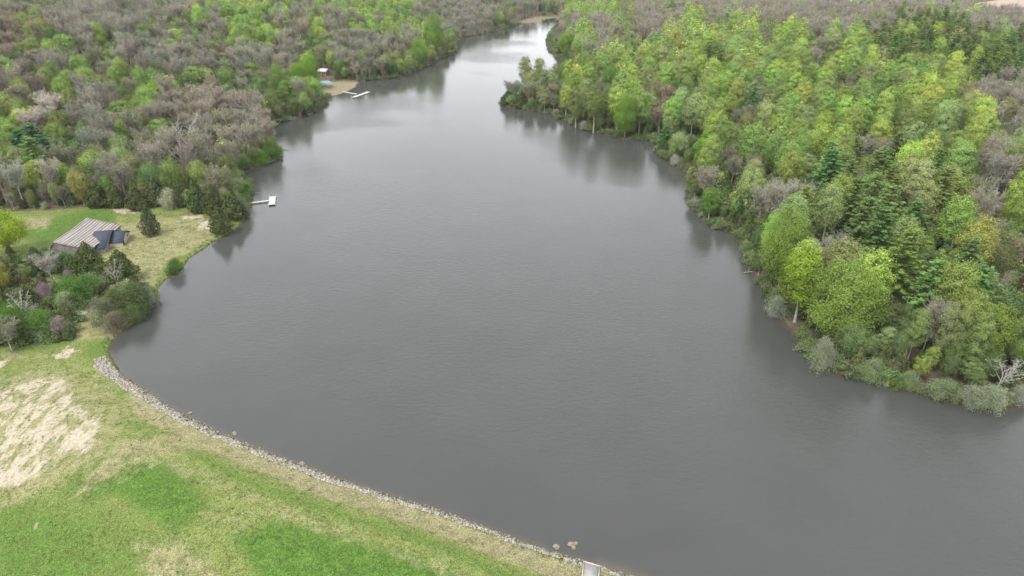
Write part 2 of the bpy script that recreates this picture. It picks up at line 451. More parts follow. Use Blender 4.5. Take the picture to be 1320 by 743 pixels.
    nf = len(GF); fan = np.array([(RING[i], len(V) - 1, RING[(i + 1) % len(RING)]) for i in range(len(RING))])
    me.vertices.add(len(V)); me.vertices.foreach_set('co', V.astype(np.float32).ravel())
    loops = np.r_[GF.ravel(), fan[:, ::-1].ravel()]
    me.loops.add(len(loops)); me.loops.foreach_set('vertex_index', loops.astype(np.int32))
    me.polygons.add(nf + len(fan))
    me.polygons.foreach_set('loop_start', np.r_[np.arange(nf) * 4, nf * 4 + np.arange(len(fan)) * 3].astype(np.int32))
    me.update(calc_edges=True)
    me.polygons.foreach_set('use_smooth', np.ones(nf + len(fan), bool))
    for k, v in a.items():
        at_ = me.attributes.new(k, 'FLOAT', 'POINT'); at_.data.foreach_set('value', np.r_[v, 1.0].astype(np.float32))
    me.materials.append(m)
    o = link('ground', me); tag(o, kind='structure')

def water():
    m, nt, out = mat('water'); b = principled(nt, out, .1, .5)
    b.inputs['IOR'].default_value = 1.333
    tc = N(nt, 'ShaderNodeTexCoord').outputs['Object']
    big = noise(nt, .012, 3, tc); mid = noise(nt, .05, 3, tc)
    deep = mix(nt, ramp(nt, mid, .3, .7), (.0475, .0485, .0455), (.0515, .0525, .0495))
    sh = attr(nt, 'shore').outputs['Fac']; mud = attr(nt, 'mud').outputs['Fac']
    sw = ramp(nt, ma(nt, 'ADD', sh, ma(nt, 'MULTIPLY', ma(nt, 'SUBTRACT', mid, .5), 3.0)), -2.0, .3)
    c = mix(nt, sw, deep, (.07, .06, .045))
    c = mix(nt, mud, c, (.105, .082, .058))
    nt.links.new(c, b.inputs['Base Color'])
    mp = N(nt, 'ShaderNodeMapping'); nt.links.new(tc, mp.inputs[0]); mp.inputs['Rotation'].default_value = (0, 0, R(25)); mp.inputs['Scale'].default_value = (1, 1.9, 1)
    n1 = noise(nt, .42, 3, mp.outputs[0], .65); n2 = noise(nt, 1.9, 3, mp.outputs[0], .6)
    n3 = noise(nt, 4.2, 2, mp.outputs[0], .6)
    h = ma(nt, 'ADD', ma(nt, 'ADD', n1, ma(nt, 'MULTIPLY', n2, .4)), ma(nt, 'MULTIPLY', n3, .07))
    wind = attr(nt, 'wind').outputs['Fac']
    bp = N(nt, 'ShaderNodeBump'); bp.inputs['Strength'].default_value = 1.0
    nt.links.new(ma(nt, 'ADD', .032, ma(nt, 'MULTIPLY', wind, .21)), bp.inputs['Distance'])
    nt.links.new(h, bp.inputs['Height']); nt.links.new(bp.outputs[0], b.inputs['Normal'])
    b.inputs['Roughness'].default_value = .06
    keep = (GD[GF] < 1.5).any(1)
    F = GF[keep]
    used, inv = np.unique(F, return_inverse=True)
    V = np.c_[GX[used], GY[used], np.zeros(len(used))]
    me = bpy.data.meshes.new('lake_water'); F = inv.reshape(-1, 4)
    me.vertices.add(len(V)); me.vertices.foreach_set('co', V.astype(np.float32).ravel())
    me.loops.add(F.size); me.loops.foreach_set('vertex_index', F.astype(np.int32).ravel())
    me.polygons.add(len(F)); me.polygons.foreach_set('loop_start', (np.arange(len(F)) * 4).astype(np.int32))
    me.update(calc_edges=True)
    me.attributes.new('shore', 'FLOAT', 'POINT').data.foreach_set('value', GD[used].astype(np.float32))
    px, py, _ = proj(V[:, 0], V[:, 1], V[:, 2])
    mud = .8 * pmask([(770, 725), (800, 733), (830, 745), (860, 770), (760, 770)], 12, px, py)
    mud = np.maximum(mud, .22 * sm((2.0 - seg_dist(V[:, 0], V[:, 1], DAM_LINE)) / 2))
    wind = sm((fbm(V[:, 0] / 70 + V[:, 1] / 160, V[:, 1] / 55, 90) - .38) / .3) * .45
    wind = np.maximum(wind, sm((250 - V[:, 1] + .5 * V[:, 0]) / 140) * (.5 + .5 * fbm(V[:, 0] / 40, V[:, 1] / 30, 95)))
    wind = wind * (.12 + .88 * sm((-GD[used] - 5) / 30))
    me.attributes.new('wind', 'FLOAT', 'POINT').data.foreach_set('value', wind.astype(np.float32))
    me.attributes.new('mud', 'FLOAT', 'POINT').data.foreach_set('value', mud.astype(np.float32))
    me.materials.append(m)
    tag(link('lake_water', me), kind='structure')

ground(); water()

# ------------------------------------------------------------------ the air between here and the far woods
def haze():
    g = Geo(); g.box((0, 900, 52), (3400, 2600, 118)); me = g.mesh('haze', [])
    m, nt, out = mat('haze'); v = N(nt, 'ShaderNodeVolumePrincipled'); v.inputs['Density'].default_value = HAZE
    v.inputs['Color'].default_value = (.86, .87, .9, 1); v.inputs['Anisotropy'].default_value = .0
    nt.links.new(v.outputs[0], out.inputs['Volume']); me.materials.append(m)
    tag(link('haze', me), kind='stuff')
HAZE = .00004
haze()

# ------------------------------------------------------------------ foliage materials
def leaf_mat(name, src, var=.34, trans=.32):
    """Leaves: the tree's own colour (object colour or, in a wood, the mesh's tint) varied leaf by leaf."""
    m, nt, out = mat(name)
    base = N(nt, 'ShaderNodeObjectInfo').outputs['Color'] if src == 'object' else attr(nt, 'tint').outputs['Color']
    t = attr(nt, 'tone').outputs['Fac']
    sc = ramp(nt, t, 0, 1, 1 - var, 1 + var)
    v = N(nt, 'ShaderNodeVectorMath', operation='SCALE'); nt.links.new(base, v.inputs[0]); nt.links.new(sc, v.inputs['Scale'])
    d = N(nt, 'ShaderNodeBsdfDiffuse'); tr = N(nt, 'ShaderNodeBsdfTranslucent'); mx = N(nt, 'ShaderNodeMixShader')
    mx.inputs[0].default_value = trans
    nt.links.new(v.outputs[0], d.inputs[0]); nt.links.new(v.outputs[0], tr.inputs[0])
    nt.links.new(d.outputs[0], mx.inputs[1]); nt.links.new(tr.outputs[0], mx.inputs[2]); nt.links.new(mx.outputs[0], out.inputs['Surface'])
    return m

def bark_mat(name, lo, hi):
    m, nt, out = mat(name); b = principled(nt, out, .9, .15)
    r = N(nt, 'ShaderNodeObjectInfo').outputs['Random']
    tc = N(nt, 'ShaderNodeTexCoord').outputs['Object']
    c = mix(nt, ramp(nt, noise(nt, 1.2, 3, tc), .3, .7), lo, hi)
    c2 = mix(nt, ma(nt, 'MULTIPLY', r, .45), c, lo)
    nt.links.new(c2, b.inputs['Base Color'])
    return m

LEAF = leaf_mat('leaves', 'object'); NEEDLE = leaf_mat('needles', 'object', .42, .3)
TWIG = leaf_mat('twigs', 'object', .3, .1)
WOOD_LEAF = leaf_mat('wood_leaves', 'attr', .32, .36)
GREYTWIG = bark_mat('grey_twigs', (.19, .17, .15), (.3, .275, .25))
BARK = bark_mat('bark', (.22, .205, .18), (.42, .39, .35))
PALEBARK = bark_mat('pale_bark', (.2, .185, .165), (.4, .38, .35))
WHITEBARK = bark_mat('white_bark', (.3, .285, .26), (.48, .46, .42))
DARKBARK = bark_mat('dark_bark', (.06, .05, .042), (.13, .11, .095))

# ------------------------------------------------------------------ tree prototypes: (trunk Geo, crown Geo, height, crown width)
def unit(v): return v / (np.linalg.norm(v, axis=-1, keepdims=True) + 1e-9)

def trunk_geo(h, r0, lean, limbs, sides=6):
    g = Geo()
    k = 7
    pts = np.array([[lean[0] * (i / k) ** 1.5 + rng.normal() * .06 * h / 20, lean[1] * (i / k) ** 1.5 + rng.normal() * .06 * h / 20, h * i / k] for i in range(k + 1)])
    pts[0, 2] = -.6
    g.tube(pts, [r0 * (1.25 if i == 0 else 1) * (1 - .82 * i / k) for i in range(k + 1)], sides)
    for t, a, L, up in limbs:
        i = t * k; i0 = int(min(i, k - 1)); p = pts[i0] + (pts[i0 + 1] - pts[i0]) * (i - i0)
        d = np.array([math.cos(a), math.sin(a), up]); d /= np.linalg.norm(d)
        e = p + d * L; e2 = e + unit(d + np.array([0, 0, .5])) * L * .5
        rr = r0 * (1 - .8 * t) * .5
        g.tube([p, e, e2], [rr, rr * .55, rr * .2], 4)
    return g, pts

def rand_dirs(n): return unit(rng.normal(size=(n, 3)))

def leafy(h, rad, base, profile, nclump, nleaf, size, open_=0.0):
    """Broad-leaved crown: leaf clumps spread over an uneven envelope, gaps between them."""
    limbs = [(t, rng.uniform(0, 6.28), rad * rng.uniform(.35, .65), rng.uniform(.4, 1.0)) for t in np.linspace(base + .05, .85, 7)]
    tg, pts = trunk_geo(h * .93, h * .013, rng.normal(size=2) * .5, limbs)
    g = Geo()
    lob = rng.uniform(0, 6.28, 4)
    for c in range(nclump):
        for _ in range(20):
            t = rng.uniform(0, 1)
            if rng.uniform() < profile(t): break
        a = rng.uniform(0, 6.28)
        env = rad * profile(t) * (1 + .10 * math.sin(2 * a + lob[0] + 3 * t) + .09 * math.sin(3 * a + lob[1] - 5 * t))
        q = rng.uniform() ** .30
        z = h * (base + (1 - base) * t)
        i = min(z / (h * .93), 1) * 7; i0 = int(min(i, 6)); ax = pts[i0] + (pts[i0 + 1] - pts[i0]) * min(i - i0, 1)
        ctr = np.array([ax[0] + env * q * math.cos(a), ax[1] + env * q * math.sin(a), z - .08 * env * q * q])
        cr = rng.uniform(.55, 1.15) * rad * .24
        n = max(6, int(nleaf * rng.uniform(.6, 1.4)))
        off = rng.normal(size=(n, 3)) * np.array([cr, cr, cr * 1.05]) * .62
        p = ctr + off
        zc_, rz_ = h * (base + (1 - base) * .36), h * (1 - base) * .64
        outw = unit(np.c_[(p[:, 0] - ax[0]) / rad ** 2, (p[:, 1] - ax[1]) / rad ** 2, (p[:, 2] - zc_) / rz_ ** 2])
        nrm = unit(rand_dirs(n) * .6 + outw * 1.0 + np.array([0, 0, .12]))
        tone = np.clip(.5 + rng.normal() * .16 + rng.normal(size=n) * .17 + off[:, 2] / cr * .10, 0, 1)
        sz = size * rng.uniform(.6, 1.35, n)
        g.cards(p, nrm, sz * .72, sz, 0, tone)
    nt_ = 36
    A = np.array([pts[min(7, int(rng.uniform(base, .95) * 7))] for _ in range(nt_)]) + rng.normal(size=(nt_, 3)) * .2
    B = A + np.c_[rng.normal(size=(nt_, 2)) * rad * .5, rng.uniform(.2, 1.6, nt_) * rad * .4]
    g.ribbons(A, B, .09, .03, 1, .5)
    return tg, g, h, 2 * rad * 1.02

def tulip(t): return max(.02, (math.sqrt(max(0, 1 - ((t - .33) / .67) ** 2)) if t > .33 else .5 + .5 * (t / .33)))
def roundp(t): return max(.02, math.sqrt(max(0, 1 - ((t - .5) / .5) ** 2)) * (1.0 if t > .5 else .92))
def conep(t): return max(.03, (1 - t) ** .75 * (1 if t > .12 else .6 + .4 * t / .12))

def bare(h, rad, base, ntip=5, twig_w=.075, buds=0, budsize=.3, upright=.0, limb_n=11):
    """Leafless crown: limbs, branches, branchlets and a haze of fine twigs; with buds, the first small leaves."""
    tg, pts = trunk_geo(h * .72, h * .0135, rng.normal(size=2) * .7, [])
    g = Geo()
    A0 = []; L2 = []
    for k in range(limb_n):
        t = base + (1 - base) * (k + rng.uniform(0, .8)) / limb_n * .85
        i = t * 7; i0 = int(min(i, 6)); p = pts[i0] + (pts[i0 + 1] - pts[i0]) * (i - i0)
        a = k * 2.4 + rng.uniform(-.5, .5)
        reach = rad * (.95 - .45 * t) * rng.uniform(.75, 1.15)
        rise = (h - p[2]) * rng.uniform(.6, .95) * (1 if t > .5 else .62 + .3 * upright)
        mid = p + np.array([math.cos(a) * reach * .5, math.sin(a) * reach * .5, rise * .38])
        end = p + np.array([math.cos(a) * reach, math.sin(a) * reach, rise * .9])
        rr = h * .0055 * (1.2 - .7 * t)
        g.tube([p, mid, end], [rr, rr * .7, rr * .25], 4, 0, .55, cap=False)
        for s in np.linspace(.25, 1, 7):
            q = p + (mid - p) * s * 2 if s < .5 else mid + (end - mid) * (s - .5) * 2
            L2.append((q, unit(end - p), reach))
    L2.append((pts[-1], np.array([0, 0, 1.0]), rad * .5))
    a1, b1, a2, b2, a3, b3 = [], [], [], [], [], []
    for q, d, reach in L2:
        for _ in range(3):
            dv = unit(d * .8 + rng.normal(size=3) * .55 + np.array([0, 0, .35 + upright]))
            e = q + dv * rng.uniform(.7, 1.5) * h * .1
            a1.append(q); b1.append(e)
            for _ in range(3):
                s = rng.uniform(.3, 1); w = q + (e - q) * s
                dv2 = unit(dv * .7 + rng.normal(size=3) * .6 + np.array([0, 0, .25 + upright]))
                e2 = w + dv2 * rng.uniform(.6, 1.2) * h * .062
                a2.append(w); b2.append(e2)
                for _ in range(ntip):
                    s = rng.uniform(.2, 1); x = w + (e2 - w) * s
                    dv3 = unit(dv2 * .6 + rng.normal(size=3) * .6 + np.array([0, 0, .25]))
                    a3.append(x); b3.append(x + dv3 * rng.uniform(.5, 1.1) * h * .042)
    g.ribbons(a1, b1, .13, .08, 0, rng.uniform(.3, .7, len(a1)))
    g.ribbons(a2, b2, .09, .06, 0, rng.uniform(.2, .8, len(a2)))
    g.ribbons(a3, b3, twig_w, twig_w * .5, 0, rng.uniform(.15, 1, len(a3)))
    if buds:
        b3 = np.array(b3); pick = rng.choice(len(b3), min(buds, len(b3)), replace=len(b3) < buds)
        c = b3[pick] + rng.normal(size=(len(pick), 3)) * .22
        # whole branches leaf out before others
        ph = (np.sin(c[:, 0] * 1.1 + 3) + np.sin(c[:, 1] * 1.3) + np.sin(c[:, 2] * .9)) / 3
        c = c[rng.uniform(-.9, .9, len(c)) < ph + .35]
        sz = budsize * rng.uniform(.5, 1.4, len(c))
        g.cards(c, unit(rand_dirs(len(c)) + np.array([0, 0, .8])), sz * .75, sz, 1, np.clip(rng.normal(.5, .2, len(c)), 0, 1))
    v = np.concatenate(g.v)
    return tg, g, float(np.percentile(v[:, 2], 99.5)), float(2 * np.percentile(np.hypot(v[:, 0], v[:, 1]), 97))

def pine(h, rad, nwh=15):
    """White pine: tiers of upswept plumes with gaps between them."""
    tg, pts = trunk_geo(h * .97, h * .013, rng.normal(size=2) * .3, [])
    g = Geo()
    for k in range(nwh):
        t = (k + .3) / nwh
        z = h * (.16 + .8 * t)
        L0 = rad * (1 - t) ** .58 * rng.uniform(.75, 1.15) + .35
        nb = rng.integers(5, 8)
        for q in range(nb):
            a = q * 6.283 / nb + rng.uniform(-.4, .4) + k * 1.3
            L = L0 * rng.uniform(.6, 1.15)
            if rng.uniform() < .10: L *= .4
            d = np.array([math.cos(a), math.sin(a), 0])
            p0 = np.array([pts[min(7, int(t * 7))][0], pts[min(7, int(t * 7))][1], z])
            e = p0 + d * L + np.array([0, 0, (.02 + .30 * t) * L])
            g.ribbons([p0], [e], .12, .05, 1, .4)
            nn = max(3, int(L * 3.2))
            shade = rng.normal() * .12
            for s in np.linspace(.25, 1.0, nn):
                c0 = p0 + (e - p0) * s + rng.normal(size=3) * .16
                m_ = 12
                dirs = unit(d * .75 + rng.normal(size=(m_, 3)) * np.array([.8, .8, .22]) + np.array([0, 0, .38]))
                ln = rng.uniform(.5, 1.0, m_) * (1.15 - .25 * s)
                nrm = unit(np.cross(dirs, rng.normal(size=(m_, 3))) * .45 + np.array([0, 0, 1.0]))
                g.cards(c0 + dirs * ln[:, None] * .45, nrm, .30, ln, 0, np.clip(.38 + .22 * s + shade + rng.normal(size=m_) * .13, 0, 1), axis=dirs)
    tip = np.tile([pts[-1][0], pts[-1][1], h * .96], (10, 1))
    dr = unit(rng.normal(size=(10, 3)) * .4 + np.array([0, 0, 1]))
    g.cards(tip + dr * .3, rand_dirs(10), .2, .8, 0, .6, axis=dr)
    return tg, g, h, 2 * rad

def cedar(h, rad, n=2600):
    """Red cedar: dense upright sprays in a narrow, slightly ragged cone."""
    tg, pts = trunk_geo(h * .9, h * .016, rng.normal(size=2) * .15, [])
    g = Geo()
    t = rng.uniform(0, 1, n * 3); a = rng.uniform(0, 6.28, n * 3)
    prof = np.where(t < .22, .72 + .28 * t / .22, (np.maximum(0, 1 - (t - .22) / .78)) ** .8)
    keep = rng.uniform(size=n * 3) < prof; t, a, prof = t[keep][:n], a[keep][:n], prof[keep][:n]
    lob = 1 + .13 * np.sin(3 * a + 9 * t) + .12 * np.sin(5 * a - 14 * t + 1) + .08 * np.sin(23 * t + 2 * a)
    q = rng.uniform(size=len(t)) ** .3
    r = rad * prof * lob * q
    c = np.c_[r * np.cos(a), r * np.sin(a), h * (.04 + .96 * t)]
    o = np.c_[np.cos(a), np.sin(a), np.zeros(len(t))]
    ax = unit(o * .6 + np.array([0, 0, 1]) + rng.normal(size=c.shape) * .3)
    nrm = unit(o + rng.normal(size=c.shape) * .5 + np.array([0, 0, .35]))
    cl = np.sin(c[:, 0] * 2.1 + c[:, 2] * 1.3) * np.sin(c[:, 1] * 2.3 - c[:, 2]) * .22
    sz = rng.uniform(.3, .62, len(t)) * (h / 9) ** .5
    g.cards(c, nrm, sz * .55, sz, 0, np.clip(.45 + cl + rng.normal(size=len(t)) * .14 + .2 * (q - .8), 0, 1), axis=ax)
    return tg, g, h, 2 * rad * 1.05

def shrub(h, rad, nclump=26, nleaf=34, size=.3, twiggy=0):
    tg = Geo()
    for k in range(6):
        a = k * 1.05 + rng.uniform(0, .6); L = rad * rng.uniform(.4, .8)
        tg.tube([[.05 * math.cos(a), .05 * math.sin(a), -.3], [L * .4 * math.cos(a), L * .4 * math.sin(a), h * .4], [L * math.cos(a), L * math.sin(a), h * .75]], [.07, .05, .02], 4)
    g = Geo()
    for c in range(nclump):
        a = rng.uniform(0, 6.28); t = rng.uniform(.1, 1)
        env = rad * roundp(.22 + .78 * t * .98) * rng.uniform(.5, 1.3); q = rng.uniform() ** .4
        ctr = np.array([env * q * math.cos(a), env * q * math.sin(a), h * t * .9])
        n = int(nleaf * rng.uniform(.6, 1.4)); cr = rad * .27
        off = rng.normal(size=(n, 3)) * cr * .6
        p = ctr + off; p[:, 2] = np.maximum(p[:, 2], .05)
        nrm = unit(rand_dirs(n) + unit(p) * .7 + np.array([0, 0, .5]))
        sz = size * rng.uniform(.6, 1.4, n)
        g.cards(p, nrm, sz * .7, sz, 0, np.clip(.5 + rng.normal() * .18 + rng.normal(size=n) * .16, 0, 1))
    if twiggy:
        A = rng.normal(size=(twiggy, 3)) * np.array([rad * .45, rad * .45, 0]) + np.c_[np.zeros((twiggy, 2)), rng.uniform(.2, .8, twiggy) * h]
        B = A + unit(A * np.array([1, 1, .2]) + rng.normal(size=A.shape) * .5 + np.array([0, 0, .8])) * rng.uniform(.4, 1.0, twiggy)[:, None]
        g.ribbons(A, B, .05, .025, 1, .5)
    return tg, g, h, 2 * rad

def snag(h, rad):
    """White-barked leafless tree: a few big forking pale limbs."""
    tg, pts = trunk_geo(h * .75, h * .014, rng.normal(size=2) * 1.0, [])
    g = Geo()
    for k in range(7):
        t = .3 + .65 * k / 7
        i = t * 7; i0 = int(min(i, 6)); p = pts[i0] + (pts[i0 + 1] - pts[i0]) * (i - i0)
        a = k * 2.4 + rng.uniform(-.6, .6); L = rad * rng.uniform(.7, 1.15)
        mid = p + np.array([math.cos(a) * L * .5, math.sin(a) * L * .5, L * .75]); end = mid + np.array([math.cos(a + .3) * L * .5, math.sin(a + .3) * L * .5, L * rng.uniform(.5, 1)])
        g.tube([p, mid, end], [h * .008, h * .0055, h * .002], 4, 0, .6)
        for s in np.linspace(.3, 1, 6):
            q = p + (mid - p) * s * 2 if s < .5 else mid + (end - mid) * (s - .5) * 2
            for _ in range(2):
                dv = unit(unit(end - p) + rng.normal(size=3) * .7); e = q + dv * L * rng.uniform(.25, .5)
                g.tube([q, e], [h * .0035, h * .0012], 3, 0, .55, cap=False)
                A = q + (e - q) * rng.uniform(.3, 1, (5, 1)); g.ribbons(A, A + unit(dv + rng.normal(size=(5, 3)) * .7) * L * .22, .09, .04, 0, .5)
    v = np.concatenate(g.v)
    return tg, g, float(v[:, 2].max()), float(2 * np.percentile(np.hypot(v[:, 0], v[:, 1]), 97))

PROTO = {}
def proto_set(kind, makers, crown_mats, trunk_mat, trunk_name='trunk', crown_name='crown'):
    PROTO[kind] = []
    for mk in makers:
        tg, g, h, w = mk()
        PROTO[kind].append(dict(h=h, w=w, g=g, tg=tg, crown=g.mesh(kind + '_crown', crown_mats), trunk=tg.mesh(kind + '_trunk', [trunk_mat]), tn=trunk_name, cn=crown_name))

proto_set('tulip', [lambda k=k: leafy(25, (4.0, 4.4, 3.7, 4.2, 4.6)[k], (.34, .3, .38, .28, .36)[k], tulip, (165, 175, 150, 185, 155)[k], 56, .37) for k in range(5)], [LEAF, GREYTWIG], PALEBARK)
proto_set('broad', [lambda k=k: leafy(17, (6.0, 5.4, 6.6)[k], .24, roundp, (190, 180, 210)[k], 58, .42) for k in range(3)], [LEAF, GREYTWIG], BARK)
proto_set('bare', [lambda k=k: bare(22, (5.2, 4.8, 5.8, 4.4, 5.0)[k], (.38, .42, .35, .46, .4)[k], 5, .075, upright=.35) for k in range(5)], [TWIG], BARK)
proto_set('bud', [lambda k=k: bare(20, (5.4, 4.8, 6.0, 4.4)[k], (.34, .38, .3, .42)[k], 4, .06, 9000, .45) for k in range(4)], [GREYTWIG, LEAF], BARK)
proto_set('pine', [lambda k=k: pine((24, 22, 25, 20)[k], (4.6, 4.2, 4.9, 4.4)[k], (15, 14, 16, 13)[k]) for k in range(4)], [NEEDLE, DARKBARK], DARKBARK)
proto_set('cedar', [lambda k=k: cedar(9, (2.4, 2.8, 2.1, 3.1)[k]) for k in range(4)], [NEEDLE], DARKBARK)
proto_set('shrub', [lambda k=k: shrub(2.8, (2.0, 2.3, 1.8, 2.5)[k], 28, 36, .3, (0, 60, 120, 40)[k]) for k in range(4)], [LEAF, GREYTWIG], DARKBARK, 'stem', 'foliage')
proto_set('bigtulip', [lambda k=k: leafy(25, (7.6, 8.2, 7.0)[k], (.14, .18, .12)[k], tulip, 380, 90, .33) for k in range(3)], [LEAF, GREYTWIG], PALEBARK)
proto_set('bigshrub', [lambda k=k: shrub(7.0, (4.2, 3.8, 4.6)[k], 120, 85, .24, (60, 120, 0)[k]) for k in range(3)], [LEAF, GREYTWIG], DARKBARK, 'stem', 'foliage')
proto_set('snag', [lambda k=k: snag(16, (5.0, 4.2, 5.5)[k]) for k in range(3)], [WHITEBARK], WHITEBARK)

# kind of thing -> (object name, category, prototype)
KIND = {'L': ('leafy_tree', 'leafy tree', 'tulip'), 'B': ('broad_leafy_tree', 'leafy tree', 'broad'), 'b': ('bare_tree', 'bare tree', 'bare'),
        'o': ('budding_tree', 'budding tree', 'bud'), 'P': ('pine_tree', 'pine', 'pine'), 'C': ('cedar_tree', 'cedar', 'cedar'),
        'u': ('shrub', 'shrub', 'shrub'), 'W': ('white_barked_tree', 'bare tree', 'snag')}

def grow(kind, x, y, height, width, tint, z=None, var=None, rot=None):
    """One tree or shrub: an Empty at its foot with its trunk and its crown."""
    name, cat, pk = KIND[kind]
    if kind == 'u' and height > 4.3: pk = 'bigshrub'
    if kind == 'L' and width > 13.8: pk = 'bigtulip'
    p = PROTO[pk][int(rng.integers(len(PROTO[pk]))) if var is None else var % len(PROTO[pk])]
    if z is None: z = float(land_z(np.array([x]), np.array([y]))[0])
    o = empty(name, (x, y, z), rng.uniform(0, 6.28) if rot is None else rot)
    s = width / p['w']; k_ = rng.uniform(.8, 1.25) if kind == 'u' else rng.uniform(.93, 1.07); o.scale = (s * k_, s / k_, height / p['h'])
    t = link(p['tn'], p['trunk'], o); c = link(p['cn'], p['crown'], o)
    c.color = (*tint, 1); t.color = (*tint, 1)
    tag(o, None, cat)
    return o

# ------------------------------------------------------------------ where the woods grow: what stands where, read off the photograph
WEST = ["ooobbGbbLLLLLLLLLLbbbo", "rybnbboLGbLLnLbLLLLbbu", "rybbybbLboLLnGbbbbLuuu", "GGbLLbbbbLbbbLbboouuuu", "booLLoLLbGGGLLnnnnnuuu",
        "owwboyLbnnnGGbbnnnnuuu", "LwwbbobnnnbnGubbbbbuuu", "LPoGbooWnnbnubbbbbbuuu", "oPPGboobnnnuubbbbbbuuu", "bPPGbobonbuubbbbbbbuuu",
        "bboyCCCCCCubbbbbbbbuuu", "uuCuCCCuCCCbbbbbbbbuuu", "uuuuCCCCCCCbbbbbbbbuuu"]
EAST = ["uuuLLonnnnnnnnnnnnnnnnn", "uuunnonnLGLonnnnnPPPnnn", "uuuLboCLLLLoLuLLPPPPPPP", "ooooLLLLoPLLLbGLoPCCPPP", "oooLoLoLCLLLLoLoLLLCCCC",
        "boCLGLoCGLLoLLLoLLLLonn", "CCoooLorLLoPLLLLLLLLLon", "CCCooLooCCoLLLoLLLLLLnn", "CCCCCCCPCLoLLLLobLLLLon", "CCCCCCCCCLoLLoLPPPLLLbo",
        "CCCCCCCCbCCoLCPPPPPLobo", "CCCCCCCCuCCbbPPPPPPPybG", "CCCCCCCCCGbbPPPPPPPPnbL", "CCCCCCCCCuoLLPPPPPPPPoC", "CCCCCCCCCCuLLPbPPPPPPGy",
        "CCCCCCCCCCCLLLPPPPPPPPn", "CCCCCCCCCCCLLLLLPnPPPPo", "uuuuuuuuuuuuuLLLPPPoLGG", "uuuuuuuuuuuuuCLGPPoLLLG", "uuuuuuuuuuuuuuCCCPoLLLG",
        "uuuuuuuuuuuuuuuCCPooLLo", "uuuuuuuuuuuuuuuCuCCooCo", "uuuuuuuuuuuuuuuuuuuuuuC", "uuuuuuuuuuuuuuuuuuuuuuu"]

def code_at(px, py, east):
    if east: i, j, M = int((px - 640) // 30), int(py // 22), EAST
    else: i, j, M = int(px // 30), int(py // 22), WEST
    j = min(max(j, 0), len(M) - 1); i = min(max(i, 0), len(M[0]) - 1)
    return M[j][i]

def pick(seq): return seq[int(rng.integers(len(seq)))]
def vary(c, s=.12, hue=.06):
    k = 1 + rng.normal() * s
    return tuple(float(max(.01, v * k * (1 + rng.normal() * hue))) for v in c)

LIME = [(.275, .365, .085), (.235, .33, .09), (.31, .39, .095), (.265, .33, .13), (.195, .29, .085)]
def spec(code, east):
    """(kind, height, width, tint) for one letter of the map."""
    U = rng.uniform
    if code == 'L':
        c = vary(pick(LIME), .12)
        return ('L', U(22, 28), U(9.8, 13.6), c) if east else ('B', U(13, 19), U(9, 14), vary(pick(LIME[:2] + LIME[4:]), .12))
    if code == 'G': return ('L' if east and U() < .6 else 'B', U(12, 17), U(8, 11), vary((.14, .195, .07), .15))
    if code == 'y': return ('B', U(13, 18), U(8, 11), vary((.2, .25, .07), .1))
    if code == 'r': return ('o', U(14, 19), U(9, 12), vary((.24, .17, .1), .1))
    if code == 'o' and east and U() < .6: return ('L', U(15, 21), U(7.5, 10), vary(pick([(.22, .255, .1), (.2, .25, .085), (.24, .265, .12)]), .1))
    if code == 'o' and U() < .35: return ('B', U(14, 19), U(9, 12.5), vary(pick([(.2, .25, .085), (.23, .26, .11)]), .1))
    if code == 'o': return ('o', U(13, 19) if east else U(15, 23), U(7, 11) if east else U(9, 14), vary(pick([(.21, .23, .1), (.24, .26, .11), (.19, .23, .085), (.22, .215, .12)]), .12))
    if code == 'b': return ('b', U(18, 24), U(9, 13), vary(pick([(.265, .252, .2), (.24, .23, .183), (.285, .272, .215)]), .1, .03))
    if code == 'n': return ('b', U(17, 23), U(8.5, 12.5), vary(pick([(.285, .262, .2), (.265, .245, .19)]), .1, .03))
    if code == 'w': return ('b', U(15, 20), U(10, 14), vary((.42, .38, .32), .08, .02))
    if code == 'W': return ('W', U(15, 20), U(9, 13), (.5, .48, .44))
    if code == 'P': return ('P', U(20, 28), U(11, 15), vary(pick([(.175, .255, .072), (.15, .235, .075), (.22, .285, .075), (.18, .25, .082)]), .14))
    if code == 'C': return ('C', U(7, 12.5), U(5, 8), vary(pick([(.105, .125, .05), (.12, .14, .055), (.09, .11, .048)]), .15))
    return ('u', U(2.2, 4.2), U(3.5, 6.0), vary(pick([(.13, .19, .055), (.11, .175, .05), (.16, .2, .09), (.14, .18, .07), (.21, .25, .14)]), .15))

OPEN = [MEADOW, DAMG, BEACH, FIELD, GLADE, SANDBAR]
SPACE = {'L': 10.0, 'B': 8.2, 'b': 7.6, 'o': 7.0, 'P': 9.2, 'C': 4.4, 'u': 3.2, 'W': 9}

cand = []        # every tree: dict(kind, x, y, z, h, w, tint)
cellsize = 5.0; cells = {}
def free(x, y, r, k=1.0):
    ci, cj = int(x // cellsize), int(y // cellsize); n = int(math.ceil((r + 9) / cellsize))
    for i in range(ci - n, ci + n + 1):
        for j in range(cj - n, cj + n + 1):
            for (qx, qy, qr) in cells.get((i, j), ()):
                if (qx - x) ** 2 + (qy - y) ** 2 < (k * .5 * (qr + r)) ** 2: return False
    return True
def occupy(x, y, r): cells.setdefault((int(x // cellsize), int(y // cellsize)), []).append((x, y, r))

